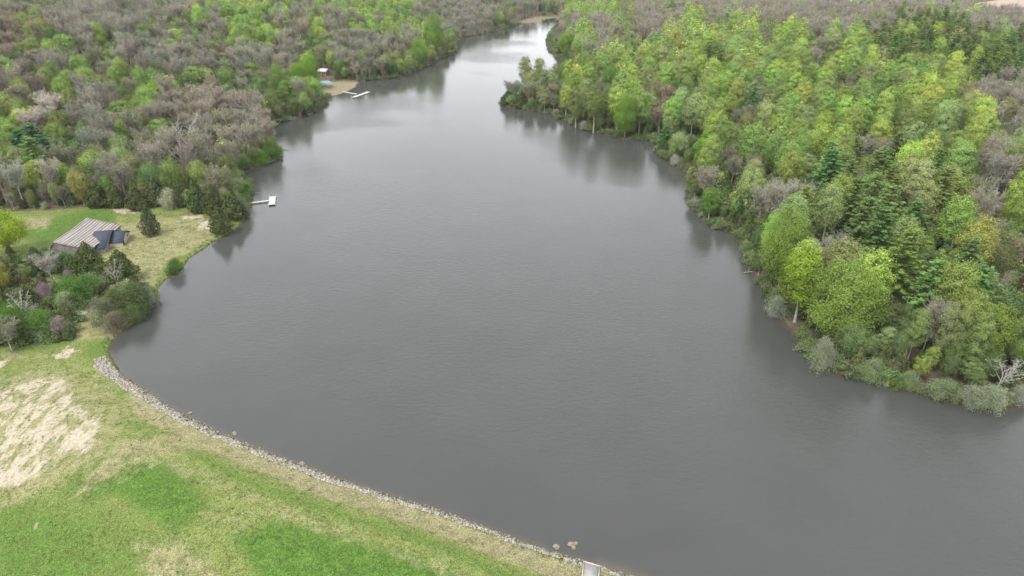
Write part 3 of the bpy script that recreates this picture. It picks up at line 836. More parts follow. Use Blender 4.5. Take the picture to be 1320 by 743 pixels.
# --- trees and shrubs one can tell apart: (kind, foot x, foot y, top y, width in photo pixels, tint, label)
SINGLE = [
 ('B', 14, 327, 274, 52, (.25, .34, .03), 'round bright lime tree by the old barn at the photo edge'),
 ('C', 196, 303, 262, 25, (.052, .062, .03), 'lone dark conical cedar in the dry meadow beside the barn'),
 ('C', 286, 300, 265, 29, (.055, .07, .028), 'rounded dark cedar at the corner of the meadow by the lake'),
 ('C', 119, 352, 311, 38, (.06, .078, .026), 'dark green cedar right below the grey barn roof'),
 ('C', 160, 362, 321, 38, (.058, .074, .026), 'dark green cedar below the pale gable end of the barn'),
 ('C', 50, 345, 318, 26, (.05, .07, .03), 'small dark cedar between the lime tree and the barn roof'),
 ('C', 97, 358, 327, 28, (.06, .09, .03), 'small green cedar under the middle of the barn roof edge'),
 ('u', 62, 338, 319, 20, (.1, .15, .06), 'olive bush against the near corner of the barn'),
 ('C', 108, 346, 322, 22, (.055, .08, .03), 'small dark cedar leaning on the barn wall beside the larger cedar'),
 ('u', 84, 342, 325, 24, (.09, .15, .05), 'pale green bush against the lower barn roof edge'),
 ('C', 76, 350, 324, 26, (.06, .095, .035), 'small green cedar touching the lower edge of the barn roof'),
 ('u', 92, 362, 347, 19, (.25, .17, .21), 'pink flowering redbud below the barn roof, the larger of two'),
 ('u', 126, 352, 339, 13, (.25, .15, .21), 'small pink redbud tucked between the two cedars below the barn'),
 ('u', 79, 434, 410, 24, (.22, .185, .17), 'dusky pink redbud at the lower edge of the thicket by the dam'),
 ('u', 61, 390, 366, 22, (.2, .15, .16), 'dull mauve bush in the middle of the thicket below the barn'),
 ('u', 118, 382, 354, 27, (.085, .17, .04), 'fresh green bush beside the bare path below the barn'),
 ('u', 96, 392, 360, 36, (.075, .16, .03), 'large bright green bush left of the bare path below the barn'),
 ('u', 60, 434, 402, 34, (.09, .17, .035), 'bright green bush behind the dusky redbud near the dam'),
 ('u', 24, 432, 392, 44, (.08, .15, .03), 'broad dark green bush at the thicket edge near the photo border'),
 ('u', 88, 400, 376, 24, (.2, .25, .12), 'pale green bush by the head of the bare path'),
 ('C', 8, 420, 376, 40, (.06, .085, .028), 'dark green cedar in the thicket at the photo border'),
 ('C', 40, 400, 366, 30, (.055, .075, .03), 'dull green cedar in the middle of the thicket'),
 ('W', 152, 372, 336, 24, (.5, .48, .44), 'small pale leafless tree below the barn cedars'),
 ('W', 37, 428, 378, 34, (.5, .48, .44), 'pale leafless tree standing in the green thicket by the dam'),
 ('b', 68, 362, 328, 34, (.27, .25, .22), 'thin grey leafless tree beside the pink redbud'),
 ('B', 3, 380, 338, 30, (.26, .26, .06), 'yellow green small tree at the photo border below the lime tree'),
 ('o', 15, 452, 414, 40, (.15, .16, .07), 'grey green twiggy tree at the lower corner of the thicket'),
 ('u', 178, 404, 366, 40, (.085, .115, .045), 'olive bush with pale bloom on the lake edge below the barn'),
 ('u', 192, 396, 372, 26, (.2, .22, .15), 'pale blooming bush overhanging the lake edge'),
 ('u', 155, 406, 374, 34, (.09, .12, .04), 'dull green bush beside the pale blooming lakeside bush'),
 ('u', 136, 418, 386, 32, (.13, .15, .09), 'grey green bush between the bare path and the lakeside bushes'),
 ('u', 176, 414, 392, 22, (.1, .14, .05), 'low green bush at the water below the barn meadow'),
 ('u', 150, 424, 404, 30, (.17, .15, .1), 'low brownish scrub above the small grassy point'),
 ('u', 227, 352, 334, 20, (.09, .16, .04), 'round green bush alone on the meadow shore'),
 ('u', 220, 268, 244, 24, (.38, .38, .25), 'creamy white blooming bush at the wood edge behind the meadow'),
 ('C', 178, 270, 238, 26, (.06, .07, .03), 'olive cedar at the wood edge above the lone meadow cedar'),
 ('C', 152, 267, 234, 24, (.06, .08, .028), 'green cedar at the wood edge behind the blue barn roof'),
 ('C', 205, 264, 228, 26, (.06, .075, .035), 'grey green cedar left of the creamy blooming bush'),
 ('C', 256, 273, 232, 28, (.055, .075, .028), 'tall dark cedar at the wood edge behind the bare meadow patch'),
 ('C', 236, 266, 236, 24, (.055, .07, .03), 'dark cedar just right of the creamy blooming bush'),
 ('C', 278, 276, 236, 30, (.058, .07, .03), 'broad dark cedar near the white dock'),
 ('C', 302, 282, 246, 30, (.058, .075, .03), 'dark cedar at the water beside the white dock'),
 ('C', 128, 266, 232, 30, (.052, .068, .026), 'dark cedar at the wood edge behind the barn'),
 ('u', 308, 262, 240, 28, (.12, .18, .05), 'bright green bush on the point above the white dock'),
 ('u', 316, 248, 236, 24, (.1, .19, .035), 'fresh green bush at the mouth of the small inlet'),
 ('u', 300, 252, 232, 22, (.25, .29, .16), 'pale green bush on the inlet shore behind the dock'),
 ('u', 316, 278, 256, 20, (.16, .19, .1), 'grey green bush at the landing of the white dock'),
 ('u', 312, 216, 200, 26, (.09, .19, .03), 'vivid green bush on the far side of the inlet'),
 ('u', 336, 211, 196, 28, (.1, .2, .03), 'vivid green bush at the water across the inlet'),
 ('u', 352, 205, 180, 22, (.1, .18, .035), 'tall green bush on the small headland above the inlet'),
 ('P', 55, 216, 158, 44, (.05, .11, .05), 'tall deep green pine in the west wood above the barn meadow'),
 ('P', 34, 208, 166, 36, (.055, .12, .05), 'deep green pine beside the tallest pine of the west wood'),
 ('P', 70, 224, 176, 36, (.045, .1, .045), 'lower deep green pine in front of the tallest pine of the west wood'),
 ('B', 110, 214, 176, 26, (.07, .15, .035), 'mid green tree between the west pines and the bare oaks'),
 ('B', 88, 240, 222, 26, (.25, .31, .09), 'pale lime small tree at the wood edge behind the barn'),
 ('W', 247, 216, 148, 44, (.55, .53, .48), 'big white barked forked tree in the west wood'),
 ('W', 276, 224, 176, 20, (.55, .53, .48), 'slim white dead tree above the cedars near the dock'),
 ('W', 166, 226, 184, 26, (.5, .48, .45), 'small white barked tree above the cedars behind the meadow'),
 ('W', 238, 226, 178, 34, (.52, .5, .38), 'pale forked tree just below the big white barked one'),
 ('b', 52, 158, 118, 44, (.42, .38, .33), 'very pale leafless tree above the west pines'),
 ('b', 74, 160, 122, 36, (.4, .37, .28), 'cream coloured budding crown beside the palest leafless tree'),
 ('B', 118, 116, 78, 58, (.2, .3, .03), 'broad lime tree in the middle of the west wood'),
 ('B', 105, 124, 92, 30, (.19, .29, .035), 'smaller lime tree joined to the broad lime tree of the west wood'),
 ('B', 200, 114, 90, 44, (.18, .28, .03), 'upper of two lime trees beside the great grey oak'),
 ('B', 197, 140, 108, 46, (.2, .31, .03), 'lower of two lime trees beside the great grey oak'),
 ('b', 248, 158, 112, 42, (.25, .215, .17), 'broad grey brown bare oak just above the big white barked tree'),
 ('b', 282, 162, 110, 42, (.27, .23, .18), 'broad tan bare oak above the slim white dead tree'),
 ('b', 312, 168, 118, 38, (.25, .215, .175), 'brownish bare oak above the bank of the inlet'),
 ('B', 230, 76, 46, 32, (.16, .26, .035), 'bright green round tree upper middle of the west wood'),
 ('B', 57, 58, 24, 36, (.21, .22, .06), 'yellow olive tree near the top of the west wood'),
 ('L', 398, 116, 70, 26, (.17, .29, .04), 'tall bright green tree left of the green roofed pavilion'),
 ('L', 386, 122, 82, 24, (.15, .27, .04), 'bright green tree behind the pavilion shore'),
 ('L', 362, 132, 84, 26, (.16, .24, .06), 'light green tree on the bank left of the pavilion'),
 ('L', 372, 146, 104, 22, (.14, .22, .05), 'slender green tree by the water below the pavilion'),
 ('L', 541, 86, 50, 24, (.16, .27, .05), 'bright green tree on the far west bank by the narrows'),
 ('L', 560, 74, 20, 26, (.16, .25, .05), 'tall green tree on the far west bank before the bend'),
 ('u', 1056, 479, 438, 28, (.27, .30, .2), 'big creamy white blooming bush on the east shore'),
 ('u', 1120, 492, 464, 26, (.21, .26, .13), 'pale blooming bush on the east shore right of the big white one'),
 ('u', 1212, 514, 490, 32, (.2, .25, .13), 'pale grey green bush below the white trunks on the east shore'),
 ('u', 1247, 523, 498, 28, (.24, .27, .18), 'pale bush at the water, second below the white trunks'),
 ('u', 1270, 529, 497, 28, (.27, .31, .2), 'whitish bush at the water beside the fallen white trees'),
 ('u', 1170, 500, 480, 22, (.2, .27, .12), 'light green bush at the water below the east pines'),
 ('u', 1312, 520, 498, 22, (.3, .33, .25), 'pale bush at the photo border on the east shore'),
 ('u', 1000, 408, 384, 26, (.24, .27, .2), 'grey green pale bush at the foot of the lone lakeside limes'),
 ('u', 752, 167, 156, 10, (.3, .3, .22), 'small pale round bush on the peninsula shore'),
 ('u', 717, 150, 141, 10, (.28, .27, .2), 'tiny pale round bush near the peninsula tip'),
 ('u', 870, 213, 200, 11, (.36, .36, .3), 'small whitish bush at the cove of the east shore'),
 ('L', 1003, 372, 272, 62, (.17, .25, .05), 'tall broad lime tree leaning over the east shore, topmost of three'),
 ('L', 1024, 416, 322, 50, (.2, .29, .035), 'bright yellow lime tree in the middle of three on the east shore'),
 ('L', 1084, 440, 336, 78, (.19, .27, .06), 'widest light green tree above the big white bush'),
 ('L', 902, 232, 170, 25, (.17, .29, .03), 'slim vivid lime tree at the cove of the east shore'),
 ('L', 913, 284, 242, 26, (.11, .21, .04), 'green tree leaning out over the east shore below the cove'),
 ('P', 856, 196, 160, 22, (.08, .16, .045), 'bright green young pine at the water by the cove'),
 ('L', 805, 176, 122, 36, (.15, .25, .04), 'bright lime tree standing at the peninsula shore'),
 ('L', 765, 170, 112, 22, (.17, .22, .06), 'slender pale lime tree on the peninsula shore'),
 ('L', 742, 164, 112, 24, (.18, .22, .07), 'pale green tree near the middle of the peninsula shore'),
 ('L', 788, 130, 84, 27, (.12, .22, .04), 'mid green dense tree in the middle of the peninsula'),
 ('L', 784, 104, 70, 28, (.15, .25, .04), 'round topped lime tree standing out on the peninsula'),
 ('L', 862, 112, 74, 28, (.19, .25, .06), 'broad pale lime tree behind the rusty tree'),
 ('L', 677, 118, 72, 18, (.22, .25, .11), 'thin pale tree at the peninsula tip, nearer the open lake'),
 ('L', 694, 116, 74, 18, (.22, .26, .1), 'thin pale tree at the peninsula tip, second from the lake'),
 ('o', 660, 131, 104, 24, (.2, .21, .14), 'grey twiggy budding tree at the very tip of the peninsula'),
 ('C', 655, 134, 116, 20, (.05, .06, .03), 'dark cedar at the very tip of the peninsula'),
 ('C', 672, 138, 119, 20, (.052, .062, .028), 'dark cedar second from the tip of the peninsula'),
 ('r', 858, 150, 109, 18, (.3, .15, .09), 'rusty brown leafing tree among the limes of the peninsula'),
 ('L', 730, 72, 42, 26, (.16, .25, .04), 'lime tree above the dark bank at the far end of the lake'),
 ('L', 1232, 470, 376, 38, (.25, .30, .085), 'tall sparse light green tree with white trunk on the east shore'),
 ('L', 1222, 478, 396, 22, (.24, .29, .1), 'slim pale green tree third along the row of pale trunks on the east shore'),
 ('L', 1168, 470, 398, 26, (.2, .26, .09), 'slim soft green tree at the pine end of the row of pale trunks'),
 ('L', 1302, 486, 408, 34, (.2, .27, .08), 'mid green tree behind the leaning dead tree at the border'),
 ('L', 1262, 480, 392, 40, (.18, .24, .05), 'light green tree behind the fallen white trees'),
 ('o', 1186, 464, 388, 34, (.26, .27, .16), 'sparse greyish budding tree with pale trunk on the east shore'),
 ('L', 1205, 474, 390, 26, (.23, .26, .12), 'sparse grey green tree beside the pale leafless one'),
 ('L', 1244, 490, 402, 30, (.21, .28, .09), 'thin pale trunked budding tree above the whitish bushes'),
 ('W', 1284, 506, 456, 44, (.6, .58, .52), 'upright dead white tree at the east shore'),
 ('b', 1272, 296, 262, 40, (.24, .2, .18), 'grey brown bare tree among the east pines near the border'),
 ('o', 1244, 296, 246, 28, (.34, .25, .08), 'orange yellow leafing tree among the east pines'),
 ('b', 1067, 360, 300, 34, (.21, .2, .175), 'grey dead looking tree in a gap of the east pines'),
 ('o', 1304, 352, 304, 30, (.3, .25, .09), 'yellowish leafing tree at the border among the east pines'),
]
SPECIALS = []
def solve_single(k, fx, fy, ty, wpx):
    p = at(fx, fy, 1.0)
    for _ in range(4): p = at(fx, fy, float(land_z(p[:1], p[1:2])[0]))
    lo, hi = .3, 60
    for _ in range(30):
        h = (lo + hi) / 2
        if proj(p[0], p[1], p[2] + h)[1] > ty: lo = h
        else: hi = h
    zc = float(proj(p[0], p[1], p[2])[2])
    return p, h, wpx * zc / FPX
for k, fx, fy, ty, wpx, tint, lab in SINGLE:
    p, h, w = solve_single(k, fx, fy, ty, wpx)
    if k == 'C': w *= 1.1
    tint = tuple(t * (1.6 if k in 'CP' else 1.25 if k == 'u' and fx < 210 and fy > 330 else 1.12 if k == 'b' else 1.0) for t in tint)
    k2 = 'o' if k == 'r' else k
    d = dict(kind=k2, x=p[0], y=p[1], z=p[2], h=h, w=w, tint=tint, label=lab, single=True)
    cand.append(d); occupy(p[0], p[1], min(SPACE[k2], w * .8))

def open_ground(px, py, pad=0):
    for poly in OPEN:
        if poly_sdf(np.array([px]), np.array([py]), poly)[0] < pad: return True
    return False

def scatter(n, rmin, rmax, code_fn, k_space, dmin=1.2):
    r = np.sqrt(rng.uniform(rmin ** 2, rmax ** 2, n)); th = np.radians(rng.uniform(-46, 46, n))
    X, Y = r * np.sin(th), r * np.cos(th)
    D = shore_sdf(X, Y); ok = D > dmin
    X, Y, D = X[ok], Y[ok], D[ok]
    Z = land_z(X, Y, D)
    PX, PY, ZC = proj(X, Y, Z)
    ok = (PX > -330) & (PX < 1680) & (PY < 640)
    for poly in OPEN: ok &= poly_sdf(PX, PY, poly) > 1.0
    ok &= ~((X < 0) & (Y < 262))                # south of the meadow only single things stand
    X, Y, Z, D, PX, PY, ZC = [a[ok] for a in (X, Y, Z, D, PX, PY, ZC)]
    m = 0
    for x, y, z, d, px, py, zc in zip(X, Y, Z, D, PX, PY, ZC):
        east = x > -20 + (0 if y < 900 else 60)
        s = code_fn(x, y, z, d, px, py, zc, east)
        if s is None: continue
        kind, h, w, tint = s
        sp = min(SPACE[kind], w * .9)
        if not free(x, y, sp, k_space): continue
        tx, ty, _ = proj(x, y, z + h)
        if ty < -25: pass
        occupy(x, y, sp)
        cand.append(dict(kind=kind, x=x, y=y, z=z, h=h, w=w, tint=tint)); m += 1
    return m

def main_code(x, y, z, d, px, py, zc, east):
    cx, cy, _ = proj(x, y, z + 13.0)
    c = code_at(cx + rng.normal() * 7, cy + rng.normal() * 5, east)
    if rng.uniform() < (.10 if east else .3): c = pick('oCLLGo' if east else 'ooGLLG')
    if c == 'P' and rng.uniform() < .2: c = pick('GLLo')
    if c == 'u' : c = pick('oCoG' if east else 'obob') if d > 12 else 'u'
    if east and px > 1100 and d < 26 and py > 430: return None     # the slim trees of the near corner stand there one by one
    k, h, w, t = spec(c, east)
    if d < 6: h *= .8; w *= .85
    cap = 7 + 1.6 * max(d, 0)
    if k not in 'uC' and h > 24 and d < 3: h *= .85
    # nothing may stand in front of the pavilion clearing and the docks
    if 404 < px < 432 and 95 < py < 130 or 432 <= px < 468 and 105 < py < 130: return None
    return k, h, w, t
n1 = scatter(58000, 130, 1500, main_code, 1.0, 2.0)

def under_code(x, y, z, d, px, py, zc, east):
    if 404 < px < 432 and 91 < py < 130 or 432 <= px < 468 and 103 < py < 130: return None
    if zc > 720: return None
    if d < 5 and rng.uniform() < .75: return spec('u', east)
    k, h, w, t = spec(pick('CCCGLG') if east else pick('CouBo').replace('B', 'o'), east)
    if k in 'oLB': h, w = rng.uniform(7, 11), rng.uniform(4, 6)
    if k == 'C': h, w = rng.uniform(4, 8), rng.uniform(3, 5)
    return k, h, w, t
n2 = scatter(54000, 130, 730, under_code, .56, .4)

# the thicket between the barn and the dam, and the one on the lake edge
THICKET = [(-160, 318), (0, 325), (45, 338), (80, 348), (135, 352), (170, 362), (160, 376), (128, 388), (112, 398), (98, 425), (92, 438), (0, 456), (-160, 470)]
LAKESIDE = [(150, 374), (185, 372), (200, 378), (196, 394), (170, 414), (140, 426), (128, 414), (138, 392)]
for n, poly, codes in ((900, THICKET, 'CCuuCuuuuCuuu'), (260, LAKESIDE, 'uuuuCu')):
    q = np.array(poly, float); lo, hi = q.min(0), q.max(0)
    for _ in range(n):
        px, py = rng.uniform(lo[0], hi[0]), rng.uniform(lo[1], hi[1])
        if poly_sdf(np.array([px]), np.array([py]), poly)[0] > -1: continue
        p = at(px, py, 1.0); p = at(px, py, float(land_z(p[:1], p[1:2])[0]))
        if float(shore_sdf(p[:1], p[1:2])[0]) < .5: continue
        k, h, w, t = spec(pick(codes), False)
        if k == 'C': h, w = rng.uniform(3.5, 6.5), rng.uniform(3.5, 5.5)
        if k in 'ob': h, w = rng.uniform(6, 9), rng.uniform(4.5, 7)
        if not free(p[0], p[1], 3.0, .62): continue
        occupy(p[0], p[1], 3.0)
        cand.append(dict(kind=k, x=p[0], y=p[1], z=p[2], h=h, w=w, tint=t))

# a dense line of bushes along the wooded shores
def shore_line(pts, step):
    w = [at(*p)[:2] for p in pts]
    for a, b in zip(w[:-1], w[1:]):
        L = np.linalg.norm(b - a); nrm = np.array([-(b - a)[1], (b - a)[0]]) / (L + 1e-9)
        for q in range(max(1, int(L / step))):
            p = a + (b - a) * ((q + rng.uniform()) / max(1, int(L / step)))
            for s in (1, -1):
                e = p + nrm * s * rng.uniform(.2, 2.4)
                d = float(shore_sdf(e[:1], e[1:])[0])
                if d < -.35 or not free(e[0], e[1], 1.7, .8): continue
                px, py, zc = proj(e[0], e[1], 0.8)
                if 425 < px < 462 and 100 < py < 128: continue
                _, h, wd, t = spec('u', True)
                cand.append(dict(kind='u', x=e[0], y=e[1], z=max(0.0, float(land_z(e[:1], e[1:])[0])), h=h * rng.uniform(.5, 1.1), w=wd * rng.uniform(.6, 1), tint=t)); occupy(e[0], e[1], 1.7)
shore_line([p for p in RIGHT], 1.5)
shore_line([p for p in RIGHT], 1.5)
shore_line(LEFT[0:32], 3.0)
print('candidates', len(cand), n1, n2)

# ------------------------------------------------------------------ which of them the photograph can show: a coarse depth buffer
BW, BH = 660, 372
zb = np.full((BH, BW), 1e9, np.float32); ib = np.full((BH, BW), -1, np.int32)
for i, c in enumerate(cand):
    tx, ty, zt = [float(v) for v in proj(c['x'], c['y'], c['z'] + c['h'])]
    base = .3 if c['kind'] in 'LBboW' else .05
    bx, by, zb_ = [float(v) for v in proj(c['x'], c['y'], c['z'] + c['h'] * base)]
    zc = (zt + zb_) / 2
    ctx, cty = (tx + bx) / 4, (ty + by) / 4
    rx, ry = c['w'] * FPX / zc / 4 * .92, max((by - ty) / 4 + c['w'] * FPX / zc / 4 * .25 * 0, .5)
    x0, x1 = int(max(0, ctx - rx)), int(min(BW, ctx + rx + 1)); y0, y1 = int(max(0, cty - ry)), int(min(BH, cty + ry + 1))
    if x1 <= x0 or y1 <= y0: continue
    yy, xx = np.mgrid[y0:y1, x0:x1]
    if c['kind'] in 'PC':
        t = (yy + .5 - (cty - ry)) / (2 * ry); inside = (np.abs(xx + .5 - ctx) < rx * np.clip(t, 0, 1) ** .6) & (t > 0) & (t < 1)
    else: inside = ((xx + .5 - ctx) / rx) ** 2 + ((yy + .5 - cty) / ry) ** 2 < 1
    sub = zb[y0:y1, x0:x1]; m = inside & (zc < sub)
    sub[m] = zc; ib[y0:y1, x0:x1][m] = i
vis = np.bincount(ib[ib >= 0], minlength=len(cand))
LIMIT, MINPX = 300, 3
things = []; rest = []
for kind in KIND:
    ids = [i for i, c in enumerate(cand) if c['kind'] == kind]
    ids.sort(key=lambda i: -(vis[i] + (100000 if cand[i].get('single') else 0)))
    for n, i in enumerate(ids):
        if cand[i].get('single') or (n < LIMIT and vis[i] >= MINPX): things.append(i)
        else: rest.append(i)
from collections import Counter
print('things', Counter(cand[i]['kind'] for i in things), 'rest', Counter(cand[i]['kind'] for i in rest))
for i in things:
    c = cand[i]
    c['obj'] = grow(c['kind'], c['x'], c['y'], c['h'], c['w'], c['tint'], c['z'])
    if c.get('label'): c['obj']['label'] = c['label']

# ------------------------------------------------------------------ the rest of the wood, beyond counting, as two masses
def lod(p, frac, grow_):
    v, f, m, t = p['g'].arrays()
    keep = rng.uniform(size=len(f)) < frac
    f, m, t = f[keep], m[keep], t[keep]
    V = v[f.ravel()].reshape(-1, 4, 3); ctr = V.mean(1, keepdims=True); V = ctr + (V - ctr) * grow_
    tv, tf, _, tt = p['tg'].arrays()
    T = tv[tf.ravel()].reshape(-1, 4, 3)
    return np.concatenate([V, T]), np.r_[m, np.full(len(T), 9)], np.r_[t, np.full(len(T), .5)]
def lod_of(p, n):
    fr = min(1.0, n / len(p['g'].arrays()[1]))
    return lod(p, fr, min(3.0, .9 * fr ** -.5))
LOD = {k: [lod_of(p, 420) for p in v[:3]] for k, v in PROTO.items()}

def wood(name, ids, label):
    Vs, Ts, Cs = [], [], []
    for i in ids:
        c = cand[i]; pk = KIND[c['kind']][2]; q = int(rng.integers(len(LOD[pk]))); V, m, t = LOD[pk][q]; p = PROTO[pk][q]
        s = c['w'] / p['w']; sz = c['h'] / p['h']; a = rng.uniform(0, 6.28); ca, sa = math.cos(a), math.sin(a)
        W = np.empty_like(V)
        W[..., 0] = (V[..., 0] * ca - V[..., 1] * sa) * s + c['x']; W[..., 1] = (V[..., 0] * sa + V[..., 1] * ca) * s + c['y']; W[..., 2] = V[..., 2] * sz + c['z']
        twig = {'bud': m == 0, 'tulip': m == 1, 'broad': m == 1, 'shrub': m == 1, 'pine': m == 1}.get(pk, np.zeros(len(m), bool)) | (m == 9)
        col = np.where(twig[:, None], np.array([.23, .21, .19]), np.array(c['tint'])[None])
        Vs.append(W.reshape(-1, 3).astype(np.float32)); Ts.append(t); Cs.append(col)
    if not Vs: return
    V = np.concatenate(Vs); n = len(V) // 4
    me = make_mesh(name, V, np.arange(n * 4).reshape(n, 4), np.zeros(n), np.concatenate(Ts), [WOOD_LEAF])
    C = np.c_[np.concatenate(Cs), np.ones(n)].astype(np.float32)
    me.attributes.new('tint', 'FLOAT_COLOR', 'FACE').data.foreach_set('color', C.ravel())
    o = link(name, me); tag(o, label, 'wood', kind='stuff')
far_ids = [i for i in rest if cand[i]['y'] > 560 and (vis[i] > 0 or rng.uniform() < .12)]
near_ids = [i for i in rest if cand[i]['y'] <= 560 and (vis[i] > 0 or rng.uniform() < (.3 if 0 < float(proj(cand[i]['x'], cand[i]['y'], 8.0)[0]) < 1320 else .7))]
wood('distant_wood', far_ids, 'far leafless and budding wood on the skyline hills')
wood('undergrowth', near_ids, 'dense young growth filling the gaps between the trees')
print('wood', len(far_ids), len(near_ids))

# ------------------------------------------------------------------ barn with its two blue roofed wings
def gz(x, y): return float(land_z(np.array([x]), np.array([y]))[0])

def course_mat():
    """Weathered board roof: pale courses, dark gaps where boards have gone."""
    m, nt, out = mat('weathered_roof'); b = principled(nt, out, .9, .1)
    tc = N(nt, 'ShaderNodeTexCoord').outputs['Object']
    mp = N(nt, 'ShaderNodeMapping'); nt.links.new(tc, mp.inputs[0]); mp.inputs['Scale'].default_value = (1.3, .05, 0)
    f = noise(nt, 1.0, 3, mp.outputs[0], .6)
    w = N(nt, 'ShaderNodeTexWave'); w.inputs['Scale'].default_value = .30; w.inputs['Distortion'].default_value = .5; w.inputs['Detail'].default_value = 1
    w.bands_direction = 'X'; nt.links.new(tc, w.inputs['Vector'])
    st = ma(nt, 'ADD', ma(nt, 'MULTIPLY', w.outputs['Fac'], .36), ma(nt, 'MULTIPLY', f, 1.0))
    fine = noise(nt, 1.4, 3, tc)
    c = mix(nt, ramp(nt, st, .48, .84), (.085, .075, .07), (.3, .275, .25))
    c = mix(nt, ramp(nt, fine, .35, .75, 0, .45), c, (.24, .215, .2))
    nt.links.new(c, b.inputs['Base Color'])
    return m

def seam_mat():
    m, nt, out = mat('blue_metal_roof'); b = principled(nt, out, .65, .25)
    tc = N(nt, 'ShaderNodeTexCoord').outputs['Object']
    w = N(nt, 'ShaderNodeTexWave'); w.inputs['Scale'].default_value = .62; w.bands_direction = 'X'; nt.links.new(tc, w.inputs['Vector'])
    c = mix(nt, ramp(nt, w.outputs['Fac'], .9, 1.0), (.034, .042, .062), (.024, .03, .046))
    c = mix(nt, ramp(nt, noise(nt, .5, 3, tc), .35, .7, 0, .5), c, (.044, .053, .074))
    nt.links.new(c, b.inputs['Base Color'])
    return m
ROOFM, BLUE = course_mat(), seam_mat()
PALEWALL = simple('pale_wall_boards', (.46, .40, .35), .85, .15, .12, 1.5)
GREYWALL = simple('grey_wall_boards', (.2, .18, .165), .9, .1, .25, 1.2)
DARK = simple('dark_trim', (.03, .03, .035), .6, .3, .2)
BLACK = simple('door_black', (.018, .017, .017), .7, .2, .2)
WHITE = simple('white_paint', (.74, .73, .70), .6, .3, .05, 2.0)
DECK = simple('bleached_deck', (.5, .485, .46), .8, .2, .08, 3.0)
TEAL = simple('green_metal_roof', (.19, .38, .34), .45, .4, .12, .8)
CONC = simple('concrete', (.32, .30, .285), .9, .1, .12, .9, .2)
CONC2 = simple('pale_concrete', (.42, .385, .335), .9, .1, .1, 1.2)

